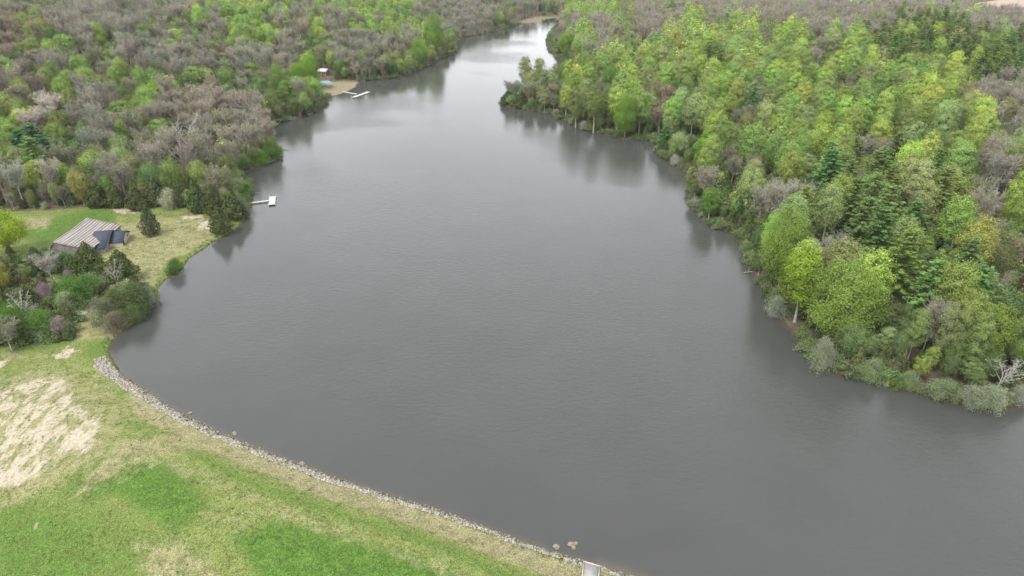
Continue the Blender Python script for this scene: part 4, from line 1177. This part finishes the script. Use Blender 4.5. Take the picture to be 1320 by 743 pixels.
def barn():
    bx, by = -167.5, 241.0
    z0 = gz(bx, by) - .3
    o = empty('barn', (bx, by, z0), R(2.5)); tag(o, 'old grey roofed barn with blue metal roofs on its end in the meadow', 'barn')
    hw, hl, ze, zr = 12.4, 12.4, 3.9 - z0, 7.1 - z0
    WX = -3.4                                    # the far slope is short and steep
    def prism(hw_, hl_, ze_, zr_):
        g = Geo()
        W_ = WX + .5
        V = [(W_, -hl_, 0), (hw_, -hl_, 0), (hw_, hl_, 0), (W_, hl_, 0), (W_, -hl_, ze_), (hw_, -hl_, ze_), (hw_, hl_, ze_), (W_, hl_, ze_), (0, -hl_, zr_), (0, hl_, zr_)]
        F = [(0, 1, 5, 4), (1, 2, 6, 5), (2, 3, 7, 6), (3, 0, 4, 7), (4, 5, 8, 8), (6, 7, 9, 9)]
        g.add(V, F); return g
    link('wall', prism(hw - .5, hl - .4, ze - .12, zr - .2).mesh('barn_wall', [GREYWALL]), o)
    g = Geo(); sag = np.linspace(-hl, hl, 13); th = np.array([0, 0, .14])
    prof = lambda a: [np.array(v) for v in ((WX, a, ze - 1.2), (0, a, zr - .35 * (1 - (a / hl) ** 2)), (hw * .5, a, (ze + zr) / 2 - .22 * (1 - (a / hl) ** 2)), (hw, a, ze - .12 * math.sin(a)))]
    V = np.array([p_ for a in sag for p_ in prof(a)] + [p_ - th for a in sag for p_ in prof(a)]); nk = 4; nn_ = len(sag) * nk
    F = []
    for i_ in range(len(sag) - 1):
        for k_ in range(3):
            q = i_ * nk + k_; F += [(q, q + 1, q + nk + 1, q + nk), (q + nn_, q + nk + nn_, q + nk + 1 + nn_, q + 1 + nn_)]
        for k_ in (0, 3):
            q = i_ * nk + k_; F.append((q, q + nk, q + nk + nn_, q + nn_))
    for i_ in (0, len(sag) - 1):
        for k_ in range(3): q = i_ * nk + k_; F.append((q, q + 1, q + 1 + nn_, q + nn_))
    g.add(V, F)
    link('roof', g.mesh('barn_roof', [ROOFM]), o)
    g = Geo(); g.tube([(0, -hl, zr + .02), (0, 0, zr - .3), (0, hl, zr + .02)], [.16] * 3, 6); link('ridge_cap', g.mesh('ridge_cap', [simple('grey_ridge', (.33, .3, .27), .8)]), o)
    # the wings, turned a little
    O = np.array([-150.9, 233.2]); an = R(12)
    def wing(u0, u1, v0, v1, ze_, zr_, wallm, vr, ov=.35):
        """Gable roof over u0..u1, ridge along u half way between v0 and v1; its own frame under the barn."""
        c = O + np.array([math.cos(an), math.sin(an)]) * (u0 + u1) / 2 + np.array([-math.sin(an), math.cos(an)]) * (v0 + v1) / 2
        L, Dp = (u1 - u0) / 2, (v1 - v0) / 2; ym = vr - (v0 + v1) / 2
        Mw = Matrix.Translation((c[0], c[1], z0)) @ Matrix.Rotation(an, 4, 'Z')
        loc = o_mat.inverted() @ Mw
        w = Geo()
        w.add([(-L + .1, -Dp + ov, 0), (L - ov, -Dp + ov, 0), (L - ov, Dp - ov, 0), (-L + .1, Dp - ov, 0), (-L + .1, -Dp + ov, ze_ - .05), (L - ov, -Dp + ov, ze_ - .05), (L - ov, Dp - ov, ze_ - .05), (-L + .1, Dp - ov, ze_ - .05), (-L + .1, ym, zr_ - .2), (L - ov, ym, zr_ - .2)],
              [(0, 1, 5, 4), (1, 2, 6, 5), (2, 3, 7, 6), (3, 0, 4, 7), (5, 6, 9, 9), (7, 4, 8, 8)])
        wo = link('wall', w.mesh('wing_wall', [wallm]), o); wo.matrix_local = loc
        r = Geo()
        r.slab([(-L, -Dp, ze_ - .05), (L, -Dp, ze_ - .05), (L, ym, zr_), (-L, ym, zr_)], .1); r.slab([(-L, ym, zr_), (L, ym, zr_), (L, Dp, ze_ - .05), (-L, Dp, ze_ - .05)], .1)
        ro = link('wing_roof', r.mesh('wing_roof', [BLUE]), o); ro.matrix_local = loc; ro['label'] = 'dark blue metal roof'
        t = Geo()
        for sgn in (-1, 1):
            t.tube([(L + .03, sgn * Dp, ze_ - .1), (L + .03, ym, zr_ - .05)], [.17, .17], 4)
        to = link('rake_trim', t.mesh('rake_trim', [DARK]), o); to.matrix_local = loc
        return loc, L, Dp
    bpy.context.view_layer.update(); o_mat = o.matrix_world.copy()
    wing(-7.0, -.6, 0, 15.5, 2.9 - z0, 5.6 - z0, GREYWALL, 11.6)
    loc, L, Dp = wing(-1.0, 3.9, 5.2, 16.2, 2.6 - z0, 4.9 - z0, PALEWALL, 11.6)
    d = Geo(); d.box((L - .35 + .03, -3.2, 1.25), (.1, 1.3, 2.5)); do = link('door', d.mesh('door', [BLACK]), o); do.matrix_local = loc
    hnd = Geo(); hnd.box((L - .35 + .10, -2.8, 1.2), (.05, .08, .25)); ho = link('handle', hnd.mesh('handle', [WHITE]), do)
    w = Geo(); w.box((L - .35 + .03, 2.2, 1.6), (.1, 1.2, 1.1)); wo = link('window', w.mesh('window', [BLACK]), o); wo.matrix_local = loc
    f = Geo()
    for (yy, zz, sy, sz) in ((2.2, 2.18, 1.4, .1), (2.2, 1.02, 1.4, .1), (1.57, 1.6, .1, 1.06), (2.83, 1.6, .1, 1.06)): f.box((L - .28, yy, zz), (.09, sy, sz))
    fo = link('frame', f.mesh('window_frame', [WHITE]), wo)
barn()

# ------------------------------------------------------------------ docks
def dock(name, label, walk, plat, ww, pw, z=.55):
    a, b = [np.array(v[:2]) for v in walk]; p, q = [np.array(v[:2]) for v in plat]
    o = empty(name, ((p + q) / 2).tolist() + [0]); tag(o, label, 'dock')
    o0 = np.array([*((p + q) / 2), 0])
    def deck(part, a, b, w, zz):
        L = np.linalg.norm(b - a); d = (b - a) / L; ang = math.atan2(d[1], d[0]); g = Geo(); n = max(3, int(L / .35))
        for i in range(n):
            c = a + d * L * (i + .5) / n
            g.box(np.array([c[0], c[1], zz + rng.uniform(-.008, .008)]) - o0, (L / n * .93, w, .06), 0, ang)
        nn = np.array([-d[1], d[0]])
        for s in (-1, 1):
            c = (a + b) / 2 + nn * s * (w / 2 - .08)
            g.box(np.array([c[0], c[1], zz - .135]) - o0, (L, .1, .2), 0, ang)
        link(part, g.mesh(part, [DECK]), o)
        return d, nn, L
    deck('walkway', a, b, ww, z + .01)
    d, nn, L = deck('platform', p, q, pw, z)
    for e in (p + d * .2, q - d * .2, (p + q) / 2):
        for s in (-1, 1):
            c = e + nn * s * (pw / 2 + .07); g = Geo()
            g.tube([np.array([c[0], c[1], -2.5]) - o0, np.array([c[0], c[1], z + .9]) - o0], [.07, .07], 6); link('post', g.mesh('post', [WHITE]), o)
    dw = (b - a) / np.linalg.norm(b - a); nw = np.array([-dw[1], dw[0]])
    for t in (.3, .7):
        for s in (-1, 1):
            c = a + (b - a) * t + nw * s * (ww / 2 + .06); g = Geo()
            g.tube([np.array([c[0], c[1], -2.0]) - o0, np.array([c[0], c[1], z + .35]) - o0], [.06, .06], 6); link('post', g.mesh('post', [WHITE]), o)
P_ = lambda x, y, z=.55: at(x, y, z)
dock('dock', 'white wooden dock at the small inlet near the barn meadow', (P_(317.5, 262.5), P_(347.5, 258.5)), (P_(350.5, 264), P_(351.5, 253.5)), 1.25, 2.8)
dock('dock', 'white dock in front of the green roofed pavilion beach', (P_(442, 118.2), P_(460, 121.6)), (P_(455.5, 125.6), P_(475.2, 118.6)), 1.6, 2.8)

# ------------------------------------------------------------------ pavilion and white roofed cabin on the far bank
def pavilion():
    p = at(419.5, 112, 1.2); z0 = gz(p[0], p[1])
    o = empty('pavilion', (p[0], p[1], z0), R(14)); tag(o, 'open picnic pavilion with pale green metal roof on the far beach', 'pavilion')
    g = Geo(); g.box((0, 0, .06), (9, 6.4, .2)); link('floor_slab', g.mesh('pavilion_floor', [CONC]), o)
    for x in (-4.1, 0, 4.1):
        for y in (-2.8, 2.8):
            g = Geo(); g.box((x, y, 1.4), (.2, .2, 2.5)); link('post', g.mesh('pavilion_post', [simple('brown_post', (.12, .09, .07))]), o)
    g = Geo(); hx, hy, ze, zr, rx = 5.2, 3.9, 2.6, 4.6, 2.6
    g.slab([(-hx, -hy, ze), (hx, -hy, ze), (rx, 0, zr), (-rx, 0, zr)], .1); g.slab([(-rx, 0, zr), (rx, 0, zr), (hx, hy, ze), (-hx, hy, ze)], .1)
    g.slab([(hx, -hy, ze), (hx, hy, ze), (rx, .01, zr), (rx, -.01, zr)], .1); g.slab([(-hx, hy, ze), (-hx, -hy, ze), (-rx, -.01, zr), (-rx, .01, zr)], .1)
    link('roof', g.mesh('pavilion_roof', [TEAL]), o)
    for k, (px, py) in enumerate(((411.5, 113.8), (419, 114.6), (425.5, 112.8))):
        q = at(px, py, 1.0); zz = gz(q[0], q[1])
        t = empty('picnic_table', (q[0], q[1], zz), R((10, -20, 35)[k])); tag(t, ('pale picnic table at the beach, nearest the trees', 'pale picnic table in front of the pavilion, middle one', 'pale picnic table at the open corner of the pavilion')[k], 'table', 'picnic tables by the pavilion')
        g = Geo(); g.box((0, 0, .75), (2.2, .85, .07)); link('table_top', g.mesh('table_top', [DECK]), t)
        for s in (-1, 1):
            g = Geo(); g.box((0, s * .75, .45), (2.2, .3, .06)); link('bench', g.mesh('bench', [DECK]), t)
            g = Geo(); g.box((s * .8, 0, .33), (.1, 1.7, .1)); g.box((s * .8, 0, .54), (.1, .5, .36)); link('leg', g.mesh('table_leg', [DECK]), t)
pavilion()

def cabin():
    p = at(417.5, 96, 3.0)
    for _ in range(3): p = at(417.5, 96, gz(p[0], p[1]))
    z0 = p[2] - .4
    o = empty('cabin', (p[0], p[1], z0), R(-16)); tag(o, 'small white roofed cabin among the bare trees behind the pavilion', 'cabin')
    g = Geo(); hx, hy, ze, zr = 4.0, 3.0, 3.4, 5.2
    g.add([(-hx, -hy, 0), (hx, -hy, 0), (hx, hy, 0), (-hx, hy, 0), (-hx, -hy, ze), (hx, -hy, ze), (hx, hy, ze), (-hx, hy, ze), (-hx, 0, zr), (hx, 0, zr)],
          [(0, 1, 5, 4), (1, 2, 6, 5), (2, 3, 7, 6), (3, 0, 4, 7), (5, 6, 9, 9), (7, 4, 8, 8)])
    link('wall', g.mesh('cabin_wall', [simple('brown_wall', (.2, .16, .13))]), o)
    g = Geo(); g.slab([(-hx - .4, -hy - .5, ze - .15), (hx + .4, -hy - .5, ze - .15), (hx + .4, 0, zr + .12), (-hx - .4, 0, zr + .12)], .1)
    g.slab([(-hx - .4, 0, zr + .12), (hx + .4, 0, zr + .12), (hx + .4, hy + .5, ze - .15), (-hx - .4, hy + .5, ze - .15)], .1)
    link('roof', g.mesh('cabin_roof', [simple('white_roof', (.62, .56, .52), .6)]), o)
    g = Geo(); g.box((.9, -hy - .02, 1.2), (1.0, .1, 2.1)); link('door', g.mesh('cabin_door', [BLACK]), o)
    for x in (-2.2, 2.7):
        g = Geo(); g.box((x, -hy - .02, 1.8), (1.0, .1, 1.0)); link('window', g.mesh('cabin_window', [BLACK]), o)
cabin()

# ------------------------------------------------------------------ concrete ramp at the end of the dam
def ramp_pad():
    tl, tr, br, bl = [at(*q, .35) for q in ((752.6, 724.5), (773.5, 730.5), (768, 775), (748, 770))]
    o = empty('concrete_ramp', (float(tl[0]), float(tl[1]), 0)); tag(o, 'pale concrete ramp slab with raised rim at the end of the riprap', 'ramp')
    c = np.array([tl[0], tl[1], 0])
    for q in (br, bl): q[2] = 2.7
    g = Geo(); g.slab([tl - c, tr - c, br - c, bl - c], 1.3); link('slab', g.mesh('ramp_slab', [CONC]), o)
    for nm, (a, b) in (('rim', (tl, tr)), ('rim', (tr, br)), ('rim', (tl, bl))):
        d = b - a; L = np.linalg.norm(d[:2]); m_ = (a + b) / 2 - c; g = Geo()
        th = .22 if nm else .2
        u = d / np.linalg.norm(d); nn = np.array([-u[1], u[0], 0]) * th / 2
        q0, q1 = a - c - u * (.08 if a is tl and b is tr else -.14), b - c + u * .08
        g.slab([q0 - nn + [0, 0, .16], q1 - nn + [0, 0, .16], q1 + nn + [0, 0, .16], q0 + nn + [0, 0, .16]], .5); link(nm, g.mesh('ramp_rim', [CONC2]), o)
ramp_pad()

# ------------------------------------------------------------------ stones
def stone_block(n):
    """Vertices and faces of n rough stones at the origin (deformed octahedra cut once)."""
    base = []
    for x in (-1, 1):
        for y in (-1, 1):
            for z in (-1, 1): base.append((x, y, z))
    base = np.array(base, float) * .62
    return base, [(0, 1, 3, 2), (4, 6, 7, 5), (0, 4, 5, 1), (2, 3, 7, 6), (0, 2, 6, 4), (1, 5, 7, 3)]

def stone_mat(name, lo, hi, spot):
    m, nt, out = mat(name); b = principled(nt, out, .9, .15)
    t = attr(nt, 'tone').outputs['Fac']; tc = N(nt, 'ShaderNodeTexCoord').outputs['Object']
    c = mix(nt, t, lo, hi); c = mix(nt, ramp(nt, noise(nt, 1.3, 4, tc, .7), .5, .68, 0, .7), c, spot)
    nt.links.new(c, b.inputs['Base Color']); return m
RIP = stone_mat('riprap_stone', (.12, .11, .085), (.41, .375, .32), (.2, .18, .11))
ROCKM = stone_mat('tan_rock', (.12, .105, .07), (.25, .22, .15), (.07, .065, .045))

def riprap():
    g = Geo(); base, F = stone_block(1)
    RA, RB = at(190, 507)[:2], at(752, 726)[:2]; RLEN = np.linalg.norm(RB - RA); RDIR = (RB - RA) / RLEN
    line = [np.array(p) for p in DAM_LINE[:-1]]
    hook = [np.array(at(*p)[:2]) for p in ((133, 463), (148, 481), (168, 495), (190, 507))]
    segs = list(zip(hook[:-1], hook[1:])) + list(zip(line[:-1], line[1:]))
    for a, b in segs:
        L = np.linalg.norm(b - a); n = int(L * (60 if a[1] > 80 else 0))
        for _ in range(n):
            p = a + (b - a) * rng.uniform()
            nn = np.array([(b - a)[1], -(b - a)[0]]) / L
            if nn[1] > 0 and nn[0] > 0: nn = -nn
            al = max(0.0, min(1.0, float((p - RA) @ RDIR) / RLEN)); wid = 2.8 - 1.9 * al ** .8 + 1.3 * (float(fbm(p[:1] / 4, p[1:] / 4, 33)[0]) - .5)
            off = rng.uniform(-.6, wid)
            if al > .5 and rng.uniform() < (al - .5) * .9: continue
            e = p + nn * off
            d = float(shore_sdf(e[:1], e[1:])[0])
            if d < -.8 or d > 4.2: continue
            if d < 0 and rng.uniform() < .65: continue
            s = rng.uniform(.10, .30) * (1.35 if rng.uniform() < .12 else 1)
            z = float(land_z(e[:1], e[1:])[0]) if d > 0 else -.02
            V = base + rng.normal(size=base.shape) * .2
            V = V * s * np.array([rng.uniform(.8, 1.5), rng.uniform(.7, 1.2), rng.uniform(.5, .9)])
            an = rng.uniform(0, 6.28); ca, sa = math.cos(an), math.sin(an)
            V = np.c_[V[:, 0] * ca - V[:, 1] * sa, V[:, 0] * sa + V[:, 1] * ca, V[:, 2]] + [e[0], e[1], z + s * .25]
            g.add(V, F, 0, np.clip(rng.normal(.6, .25) - .45 * (d < .25), 0, 1))
    o = link('riprap', g.mesh('riprap', [RIP])); tag(o, 'band of pale broken stone along the dam shore', 'rubble', kind='stuff')
riprap()

def rock(px, py, wpx, label, mat_, parts=1):
    p = at(px, py, 0); zc = float(proj(p[0], p[1], 0)[2]); w = wpx * zc / FPX
    g = Geo()
    import bmesh
    bm = bmesh.new(); bmesh.ops.create_icosphere(bm, subdivisions=3, radius=1.0)
    sd = rng.uniform(0, 50, 3)
    for v in bm.verts:
        n = mnoise.noise(Vector(sd) + v.co * 1.3) * .45 + mnoise.noise(Vector(sd) + v.co * 3.4) * .2
        v.co = v.co * (1 + n); v.co.x *= w / 2; v.co.y *= w / 2 * .8; v.co.z *= w * .22
    me = bpy.data.meshes.new('rock'); bm.to_mesh(me); bm.free(); me.materials.append(mat_)
    a = me.attributes.new('tone', 'FLOAT', 'FACE'); a.data.foreach_set('value', rng.uniform(.3, .9, len(me.polygons)).astype(np.float32))
    o = link('rock', me); o.location = (p[0], p[1], max(gz(p[0], p[1]), -.05) + w * .06); o.rotation_euler = (0, 0, rng.uniform(0, 6))
    tag(o, label, 'rock')
rock(736, 702, 9, 'tan rock standing out in the water beyond the ramp, largest of its clump', ROCKM)
rock(742, 700.5, 6, 'small tan rock at the outer end of the clump off the ramp', ROCKM)
rock(739, 706, 7, 'yellowish rock on the shore side of the clump off the ramp', ROCKM)
rock(717, 705, 9, 'single tan rock in shallow water beside the riprap near the ramp', ROCKM)
rock(389, 598, 8, 'pale tan rock in the water against the middle of the riprap', ROCKM)
rock(302, 559, 7, 'round yellowish rock at the bend of the riprap', ROCKM)
rock(471, 629, 5, 'small tan rock just off the middle of the riprap', ROCKM)
rock(245, 533, 6, 'flat pale rock at the water edge on the upper riprap', ROCKM)
rock(656, 691, 5, 'small pale rock in the water by the lower riprap', ROCKM)

def log(a, b, r, label):
    p, q = at(*a, .12), at(*b, .18); c = (p + q) / 2
    g = Geo(); k = 6; pts = [p - c + (q - p) * i / k + np.array([0, 0, rng.normal() * .05]) for i in range(k + 1)]
    g.tube(pts, [r * (1 - .6 * i / k) for i in range(k + 1)], 6)
    for t in (.5, .75):
        s = p - c + (q - p) * t; g.tube([s, s + np.array([rng.normal() * .6, rng.normal() * .6, .7])], [r * .4, r * .1], 4)
    o = link('fallen_log', g.mesh('fallen_log', [PALEBARK])); o.location = c; tag(o, label, 'log')
log((973, 350), (957, 352.5), .22, 'pale fallen log lying in the water below the tallest lakeside lime')
log((1283, 513), (1300, 521), .2, 'pale fallen trunk on the bank among the whitish bushes')
log((321, 247.5), (337, 249.5), .14, 'thin grey branch lying across the small inlet above the dock')
log((362, 193), (373, 194), .16, 'grey fallen trunk in the water at the headland above the inlet')

# leaning dead white tree on the east shore
p = at(1280, 502, 1.0); w_ = grow('W', p[0], p[1], 10.5, 5.5, (.6, .58, .52), gz(p[0], p[1]), 1, 0.4)
w_.rotation_euler = (0, R(52), R(12)); w_['label'] = 'leaning dead white tree hanging over the bank at the photo border'; SPECIALS.append(w_)

# ------------------------------------------------------------------ weeds at the water's edge and rough tufts on the dam
def tufts(name, label, cat, pts, tint_fn, hmin, hmax):
    g = Geo(); C = []
    pts = np.array(pts); ZZ = land_z(pts[:, 0], pts[:, 1])
    for (x, y), z in zip(pts, ZZ):
        n = int(rng.integers(5, 10)); h = rng.uniform(hmin, hmax)
        dr = unit(rng.normal(size=(n, 3)) * .55 + np.array([0, 0, 1.0]))
        base = np.tile([x, y, z], (n, 1)) + rng.normal(size=(n, 3)) * np.array([.18, .18, 0])
        g.cards(base + dr * h * .45, unit(np.cross(dr, rng.normal(size=(n, 3)))), h * .3, np.full(n, h), 0, rng.uniform(.2, .9, n), axis=dr)
        t = tint_fn(); C += [t] * n
    me = g.mesh(name, [WOOD_LEAF])
    me.attributes.new('tint', 'FLOAT_COLOR', 'FACE').data.foreach_set('color', np.c_[np.array(C), np.ones(len(C))].astype(np.float32).ravel())
    tag(link(name, me), label, cat, kind='stuff')
pts = []
edge_px = [(352, 190), (328, 243), (318, 281), (302, 298), (275, 312), (243, 334), (215, 360), (204, 372), (188, 403), (155, 430), (141, 445), (147, 467), (172, 496), (190, 507), (250, 543), (330, 579), (430, 618), (551, 655), (663, 697), (745, 724)]
ew = [at(*p)[:2] for p in edge_px]
for i, (a, b) in enumerate(zip(ew[:-1], ew[1:])):
    L = np.linalg.norm(b - a); dens = 5.0 if i < 11 else 3.2
    for _ in range(int(L * dens)):
        e = a + (b - a) * rng.uniform() + rng.normal(size=2) * 1.3
        d = float(shore_sdf(e[:1], e[1:])[0])
        if 0 < d < 2.4: pts.append(e)
tufts('weeds', 'green weeds growing along the water edge', 'weeds', pts, lambda: vary(pick([(.1, .16, .035), (.13, .19, .05), (.16, .18, .07)]), .15), .25, .7)
pts = []
for _ in range(26000):
    r = math.sqrt(rng.uniform(70 ** 2, 330 ** 2)); th = R(rng.uniform(-46, 8)); pts.append((r * math.sin(th), r * math.cos(th)))
pts = np.array(pts); d = shore_sdf(pts[:, 0], pts[:, 1]); px, py, _ = proj(pts[:, 0], pts[:, 1], np.full(len(pts), 1.0))
okm = (d > 3.8) & ((poly_sdf(px, py, DAMG) < -3) | (poly_sdf(px, py, MEADOW) < -2)) & (px > -80) & (fbm(pts[:, 0] / 9, pts[:, 1] / 9, 50) > .42)
tufts('grass', 'rough grass tufts on the dam and meadow', 'grass', pts[okm], lambda: vary(pick([(.12, .17, .045), (.2, .2, .08), (.25, .23, .12), (.09, .16, .03)]), .12), .15, .4)

# ------------------------------------------------------------------ labels that tell the trees apart
ORD = 'first second third fourth fifth sixth seventh eighth ninth tenth eleventh twelfth thirteenth fourteenth fifteenth sixteenth seventeenth eighteenth nineteenth twentieth'.split()
NUM = 'one two three four five six seven eight nine ten eleven twelve thirteen fourteen fifteen sixteen seventeen eighteen nineteen twenty'.split()
def shade(kind, t):
    r, g, b = t
    if kind in 'LB':
        if r > .21 and g / r < 1.12: return 'yellow olive'
        return 'bright lime' if g > .27 else 'lime green' if g > .225 else 'soft green' if r > .14 else 'mid green'
    if kind == 'P': return 'light green' if g > .175 else 'blue green' if b > .08 else 'deep green'
    if kind == 'C': return 'dark olive' if g < .095 else 'dull green'
    if kind == 'u': return 'pale' if b > .1 else 'olive green' if r > .11 else 'green'
    if kind == 'b': return 'tan' if b < r * .74 and r > .27 else 'pale grey' if r > .28 else 'brownish grey'
    if kind == 'o': return 'rusty' if r > g * 1.15 else 'light olive' if g > .235 else 'olive'
    return 'white'
NOUN = {'L': 'leafy tree', 'B': 'round tree', 'b': 'leafless tree', 'o': 'budding tree', 'P': 'pine', 'C': 'cedar', 'u': 'shrub', 'W': 'barked dead tree'}
def where(px, py, x, y, d, east):
    if not east:
        if py > 300 and px < 210: return 'lakeside thicket below the barn' if px > 128 else 'thicket beside the dam'
        col = 'near west border' if px < 75 else 'above the barn' if px < 150 else 'above the meadow' if px < 220 else 'above the dock' if px < 300 else \
              'above the inlet' if px < 370 else 'by the pavilion' if px < 445 else 'on far bank' if px < 540 else 'near the narrows' if px < 620 else 'at lake end'
        if d < 9: return 'west shore ' + col
        row = 'topmost' if py < 18 else 'upper' if py < 55 else 'high' if py < 95 else 'middle' if py < 140 else 'low' if py < 185 else 'lower'
        return row + ' west wood ' + col
    col = 'behind the peninsula' if px < 760 else 'above the peninsula' if px < 850 else 'above the cove' if px < 930 else 'above lakeside limes' if px < 1020 else \
          'above white bush' if px < 1100 else 'above dead trees' if px < 1180 else 'near the border' if px < 1255 else 'along east border'
    if d < 9:
        return 'shore of the peninsula' if px < 800 else 'shore of the cove' if px < 890 else 'shore below the cove' if px < 960 else 'shore under the lakeside limes' if px < 1030 else 'shore by the white bush' if px < 1130 else 'shore by the dead trees'
    row = 'topmost' if py < 20 else 'upper' if py < 55 else 'high' if py < 100 else 'middle' if py < 150 else 'low' if py < 210 else 'lower' if py < 300 else 'lowest'
    return row + ' east wood ' + col
classes = {}
for i in things:
    c = cand[i]
    px, py, _ = [float(v) for v in proj(c['x'], c['y'], c['z'] + c['h'] * .65)]
    east = c['x'] > -20 + (0 if c['y'] < 900 else 60)
    side = 'east' if east else 'west'
    nm = {'L': 'tall leafy trees', 'B': 'round leafy trees', 'b': 'leafless trees', 'o': 'budding trees', 'P': 'pines', 'C': 'cedars', 'u': 'shrubs', 'W': 'white barked trees'}[c['kind']]
    c['obj']['group'] = '%s on the %s bank' % (nm, side)
    if c.get('label'): continue
    d = float(shore_sdf(np.array([c['x']]), np.array([c['y']]))[0])
    sz = ''
    key = '%s %s, %s' % (shade(c['kind'], c['tint']), NOUN[c['kind']], where(px, py, c['x'], c['y'], d, east))
    classes.setdefault(key, []).append((px, c))
for key, v in classes.items():
    v.sort(key=lambda t: t[0])
    def lab(vv, key):
        n = len(vv)
        for q, (_, c) in enumerate(vv):
            if n == 1: L = key if len(key.split()) > 3 else 'single ' + key
            elif n == 2: L = key + (', left one of two', ', right one of two')[q]
            elif q == 0: L = '%s, leftmost of %s' % (key, NUM[n - 1])
            elif q == n - 1: L = '%s, rightmost of %s' % (key, NUM[n - 1])
            else: L = '%s, %s from left of %s' % (key, ORD[q], NUM[n - 1])
            c['obj']['label'] = L
    if len(v) <= 20: lab(v, key)
    else:
        hs_ = np.median([c['h'] for _, c in v])
        for big in (True, False):
            vv = [t for t in v if (t[1]['h'] >= hs_) == big]
            for s in range(0, len(vv), 20): lab(vv[s:s + 20], ('larger ' if big else 'smaller ') + key)
print('labels', len(classes), max(len(v) for v in classes.values()))
